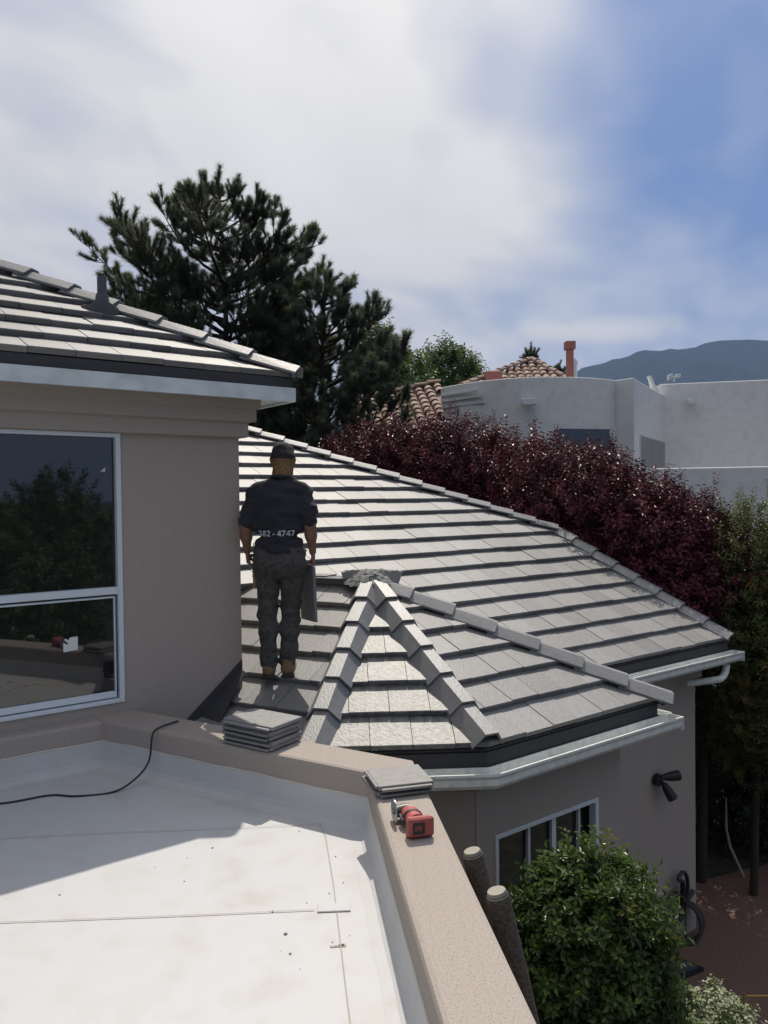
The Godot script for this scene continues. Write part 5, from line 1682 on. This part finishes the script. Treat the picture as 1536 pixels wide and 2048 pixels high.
	for i in 6:
		for j in 8:
			quad(pk, g[i][j], g[i][j + 1], g[i + 1][j + 1], g[i + 1][j])
			quad(pk, g[i][j] + UP * 0.004, g[i][j + 1] + UP * 0.004, g[i + 1][j + 1] + UP * 0.004, g[i + 1][j] + UP * 0.004)
	part("peak", pk, "cap_cloth", cap)
	# face on the far side: eyes and mouth under the peak
	for s in [-1, 1]:
		var e := new_st()
		var c := head + Vector3(0.033 * s, 0.012, -0.093)
		tube(e, [c + Vector3(-0.011, 0, 0.002), c, c + Vector3(0.011, 0, 0.002)], [0.002, 0.006, 0.002], 8)
		part("eye", e, "black", o)
	var mo := new_st()
	tube(mo, [head + Vector3(-0.024, -0.062, -0.100), head + Vector3(0, -0.06, -0.106), head + Vector3(0.024, -0.062, -0.100)], [0.003, 0.006, 0.003], 8)
	part("mouth", mo, "boot", o)
	# hammer held head-up in the left hand
	var ht := thing("hammer", "wooden handled roofing hammer hanging from the person's left hand", "hammer", at + wl + Vector3(0.045, -0.09, -0.03))
	var hs := new_st()
	tube(hs, [Vector3(0.0, 0.06, -0.02), Vector3(0.0, -0.05, 0.0), Vector3(0.008, -0.15, 0.01), Vector3(0.012, -0.21, 0.015)], [0.011, 0.013, 0.0165, 0.018], 10)
	part("handle", hs, "wood", ht)
	var hh := new_st()
	tube(hh, [Vector3(-0.05, 0.05, -0.02), Vector3(-0.035, 0.055, -0.02), Vector3(0.03, 0.055, -0.02), Vector3(0.055, 0.055, -0.02)], [0.017, 0.014, 0.015, 0.017], 10)
	part("head", hh, "dark_steel", ht)
	var hc := new_st()
	tube(hc, [Vector3(0.0, 0.05, -0.02), Vector3(0.004, 0.10, -0.02), Vector3(-0.004, 0.155, -0.024)], [0.012, 0.008, 0.003], 8)
	part("claw", hc, "dark_steel", ht)
	# tile carried in the right hand
	var ct := from_mesh(numbered("roof_tile"), loose_tile_mesh(0.27, 0.44, 5), "tile2", self)
	tag(ct, "dark grey roof tile hanging from the person's right hand", "roof tile")
	ct.transform = Transform3D(Basis(Vector3(0.03, -1, 0.0).normalized(), Vector3(-0.86, -0.04, 0.50).normalized(), Vector3(-0.50, 0, -0.86)).orthonormalized(), at + Vector3(0.228, 0.645, -0.075))

# ---------------------------------------------------------------- sky
func make_sky() -> Sky:
	var w := 2048; var h := 1024
	var im := Image.create(w, h, false, Image.FORMAT_RGBF)
	var a := FastNoiseLite.new(); a.seed = 5; a.frequency = 1.0; a.fractal_octaves = 5; a.fractal_gain = 0.52
	var b := FastNoiseLite.new(); b.seed = 17; b.frequency = 1.0; b.fractal_octaves = 3
	var c := FastNoiseLite.new(); c.seed = 29; c.frequency = 1.0; c.fractal_octaves = 4
	var sun := SUN
	for y in h:
		var th := PI * (y + 0.5) / h
		var up := cos(th); var rad := sin(th)
		if y > 540:
			for x in w: im.set_pixel(x, y, Color(0.16, 0.14, 0.12))
			continue
		var e := maxf(up, 0.0)
		var blue := Color(0.12, 0.23, 0.53).lerp(Color(0.27, 0.46, 0.82), pow(1.0 - e, 4.0))
		var step := 1 if absf(up) < 0.62 else 2
		for x in range(0, w, step):
			var ph := wrapf(TAU * (x + 0.5) / w, -PI, PI)
			var d := Vector3(sin(ph) * rad, up, -cos(ph) * rad)
			# plane of the cloud sheet
			var k := 1.0 / (maxf(up, 0.0) + 0.13)
			var P := Vector2(d.x * k, d.z * k)
			var q := P + Vector2(b.get_noise_2d(P.x * 0.5, P.y * 0.5), b.get_noise_2d(P.x * 0.5 + 9.0, P.y * 0.5 - 4.0)) * 0.18
			# streaks run up and to the left
			var s := Vector2(q.x * 0.90 + q.y * 0.44, -q.x * 0.44 + q.y * 0.90)
			var veil := a.get_noise_2d(s.x * 0.85 + 3.0, s.y * 0.42 + 1.0)
			var fine := c.get_noise_2d(s.x * 2.6, s.y * 1.4)
			# the sheet thins out towards the right of the view, as weather does
			var az_ := rad_to_deg(ph)
			var el := rad_to_deg(asin(clampf(up, -1, 1)))
			var edge := 9.5 + (el - 14.0) * 0.30 + 4.0 * b.get_noise_2d(P.x * 1.1, P.y * 1.1)
			var clear := smoothstep(-7.0, 8.0, az_ - edge) * (1.0 - smoothstep(75.0, 120.0, az_))
			var cov := clampf(1.04 + veil * 0.80 + fine * 0.20 - clear * (0.86 + fine * 0.1), 0.0, 1.0)
			# low bright streaks near the horizon on the right
			var st := exp(-pow((el - 11.4 + (az_ - 14.0) * 0.06) / 1.5, 2.0)) * smoothstep(7.0, 11.0, az_) * (1.0 - smoothstep(15.0, 30.0, az_))
			cov = maxf(cov, st * clampf(1.0 + fine * 0.9 + veil * 0.4, 0.0, 1.0))
			var cs := d.dot(sun)
			var g := clampf((cs - 0.55) / 0.45, 0.0, 1.0)
			var f := smoothstep(-0.25, 0.55, cs)
			var white := Color(0.23, 0.265, 0.33).lerp(Color(0.83, 0.82, 0.815), f).lerp(Color(1.02, 0.99, 0.95), g * g)
			white = white * (0.98 + 0.12 * veil + 0.06 * fine)
			var col := blue.lerp(white, cov)
			var glow := pow(maxf(cs, 0.0), 60.0) * 1.2 + pow(maxf(cs, 0.0), 8.0) * 0.36
			col += Color(glow, glow * 0.97, glow * 0.92)
			# dusty pale band low down
			col = col.lerp(Color(0.55, 0.62, 0.74), 0.35 * pow(1.0 - e, 14.0))
			for i in step: im.set_pixel(x + i, y, Color(col.r, col.g, col.b))
	var pm := PanoramaSkyMaterial.new()
	pm.panorama = ImageTexture.create_from_image(im)
	var s := Sky.new()
	s.sky_material = pm
	return s

var SUN := Vector3(0, 1, 0)

func build_land() -> void:
	var g := new_st()
	var R := 9000.0
	quad(g, Vector3(-R, 0, -R), Vector3(R, 0, -R), Vector3(R, 0, R), Vector3(-R, 0, R))
	structure("ground", g, "soil")
	var p := new_st()
	var pts := [Vector2(1.0, 3.2), Vector2(2.0, 6.6), Vector2(3.0, 9.6), Vector2(4.2, 11.0), Vector2(6.6, 12.0), Vector2(5.4, 7.0), Vector2(3.6, 4.6), Vector2(2.2, 3.2)]
	var ix := Geometry2D.triangulate_polygon(PackedVector2Array(pts))
	for k in range(0, ix.size(), 3):
		tri(p, W(pts[ix[k]].x, -5.496, pts[ix[k]].y), W(pts[ix[k + 1]].x, -5.496, pts[ix[k + 1]].y), W(pts[ix[k + 2]].x, -5.496, pts[ix[k + 2]].y))
	structure("patio", p, "patio")
	# far mountains
	var n := FastNoiseLite.new(); n.seed = 3; n.frequency = 0.0011; n.fractal_octaves = 5
	var m := SurfaceTool.new(); m.begin(Mesh.PRIMITIVE_TRIANGLES)
	m.set_smooth_group(0)
	var prof := [[700, 0.0], [980, 0.02], [1060, 0.085], [1120, 0.145], [1180, 0.163], [1240, 0.172], [1290, 0.182], [1385, 0.1835], [1425, 0.192], [1480, 0.194], [1540, 0.193], [1640, 0.205], [1800, 0.23], [2100, 0.26], [2600, 0.24], [3400, 0.22]]
	var D := 4200.0
	var cols := 150; var rowsn := 34
	var grid := []
	for i in cols + 1:
		var c := 690.0 + (3400.0 - 690.0) * pow(float(i) / cols, 1.5)
		var hgt := 0.0
		for k in prof.size() - 1:
			if c >= prof[k][0] and c <= prof[k + 1][0]:
				var tt: float = (c - prof[k][0]) / (prof[k + 1][0] - prof[k][0])
				hgt = lerpf(prof[k][1], prof[k + 1][1], tt * tt * (3 - 2 * tt))
		var line := []
		for j in rowsn + 1:
			var t := float(j) / rowsn
			var dd := D - 2600.0 * (1.0 - t)
			var x := (c - 768.0) / 1577.0 * D * (0.55 + 0.45 * t)
			var y := hgt * D * pow(t, 1.35)
			var rid := n.get_noise_2d(x * 1.0, dd * 0.5)
			y += (rid * 150.0 + absf(n.get_noise_2d(x * 2.6 + 99.0, dd * 1.0)) * 120.0 - 45.0) * sin(t * PI) * (hgt / 0.19)
			if j == rowsn: y += n.get_noise_2d(x * 14.0, 5.0) * 9.0
			line.append(Vector3(x, maxf(y, -5.0) + H, -dd))
		grid.append(line)
	for i in cols:
		for j in rowsn:
			for v in [grid[i][j], grid[i + 1][j], grid[i + 1][j + 1], grid[i][j], grid[i + 1][j + 1], grid[i][j + 1]]:
				m.add_vertex(v)
	m.index()
	m.generate_normals()
	structure("mountains", m, "mountain")

func _ready() -> void:
	rng.seed = 1
	# camera
	var cam := Camera3D.new()
	cam.fov = 66.0
	cam.position = Vector3(0, H, 0)
	cam.rotation = Vector3(deg_to_rad(-1.054), 0, -0.012)
	cam.near = 0.05; cam.far = 20000.0
	add_child(cam); cam.current = true
	# sun
	var el := deg_to_rad(57.0); var sa := deg_to_rad(6.0)
	SUN = Vector3(sin(sa) * cos(el), sin(el), -cos(sa) * cos(el))
	var sun := DirectionalLight3D.new()
	sun.name = "sun"
	sun.light_energy = 1.55; sun.light_angular_distance = 0.5
	sun.light_color = Color(1.0, 0.965, 0.91)
	sun.shadow_enabled = true
	sun.look_at_from_position(SUN * 50.0, Vector3.ZERO, Vector3(0, 0, -1))
	add_child(sun)
	# sky, air and exposure
	var env := Environment.new()
	env.background_mode = Environment.BG_SKY
	env.sky = make_sky()
	env.tonemap_mode = Environment.TONE_MAPPER_LINEAR
	env.tonemap_exposure = 0.92
	env.ssao_enabled = true; env.ssil_enabled = true; env.sdfgi_enabled = true
	env.fog_enabled = true
	env.fog_density = 0.00011
	env.fog_light_color = Color(0.62, 0.73, 0.92)
	var we := WorldEnvironment.new()
	we.environment = env
	add_child(we)
	make_materials()
	build_land()
	build_house()
	build_neighbour()
	build_plants()
	build_loose()
	build_yard()
	build_person()
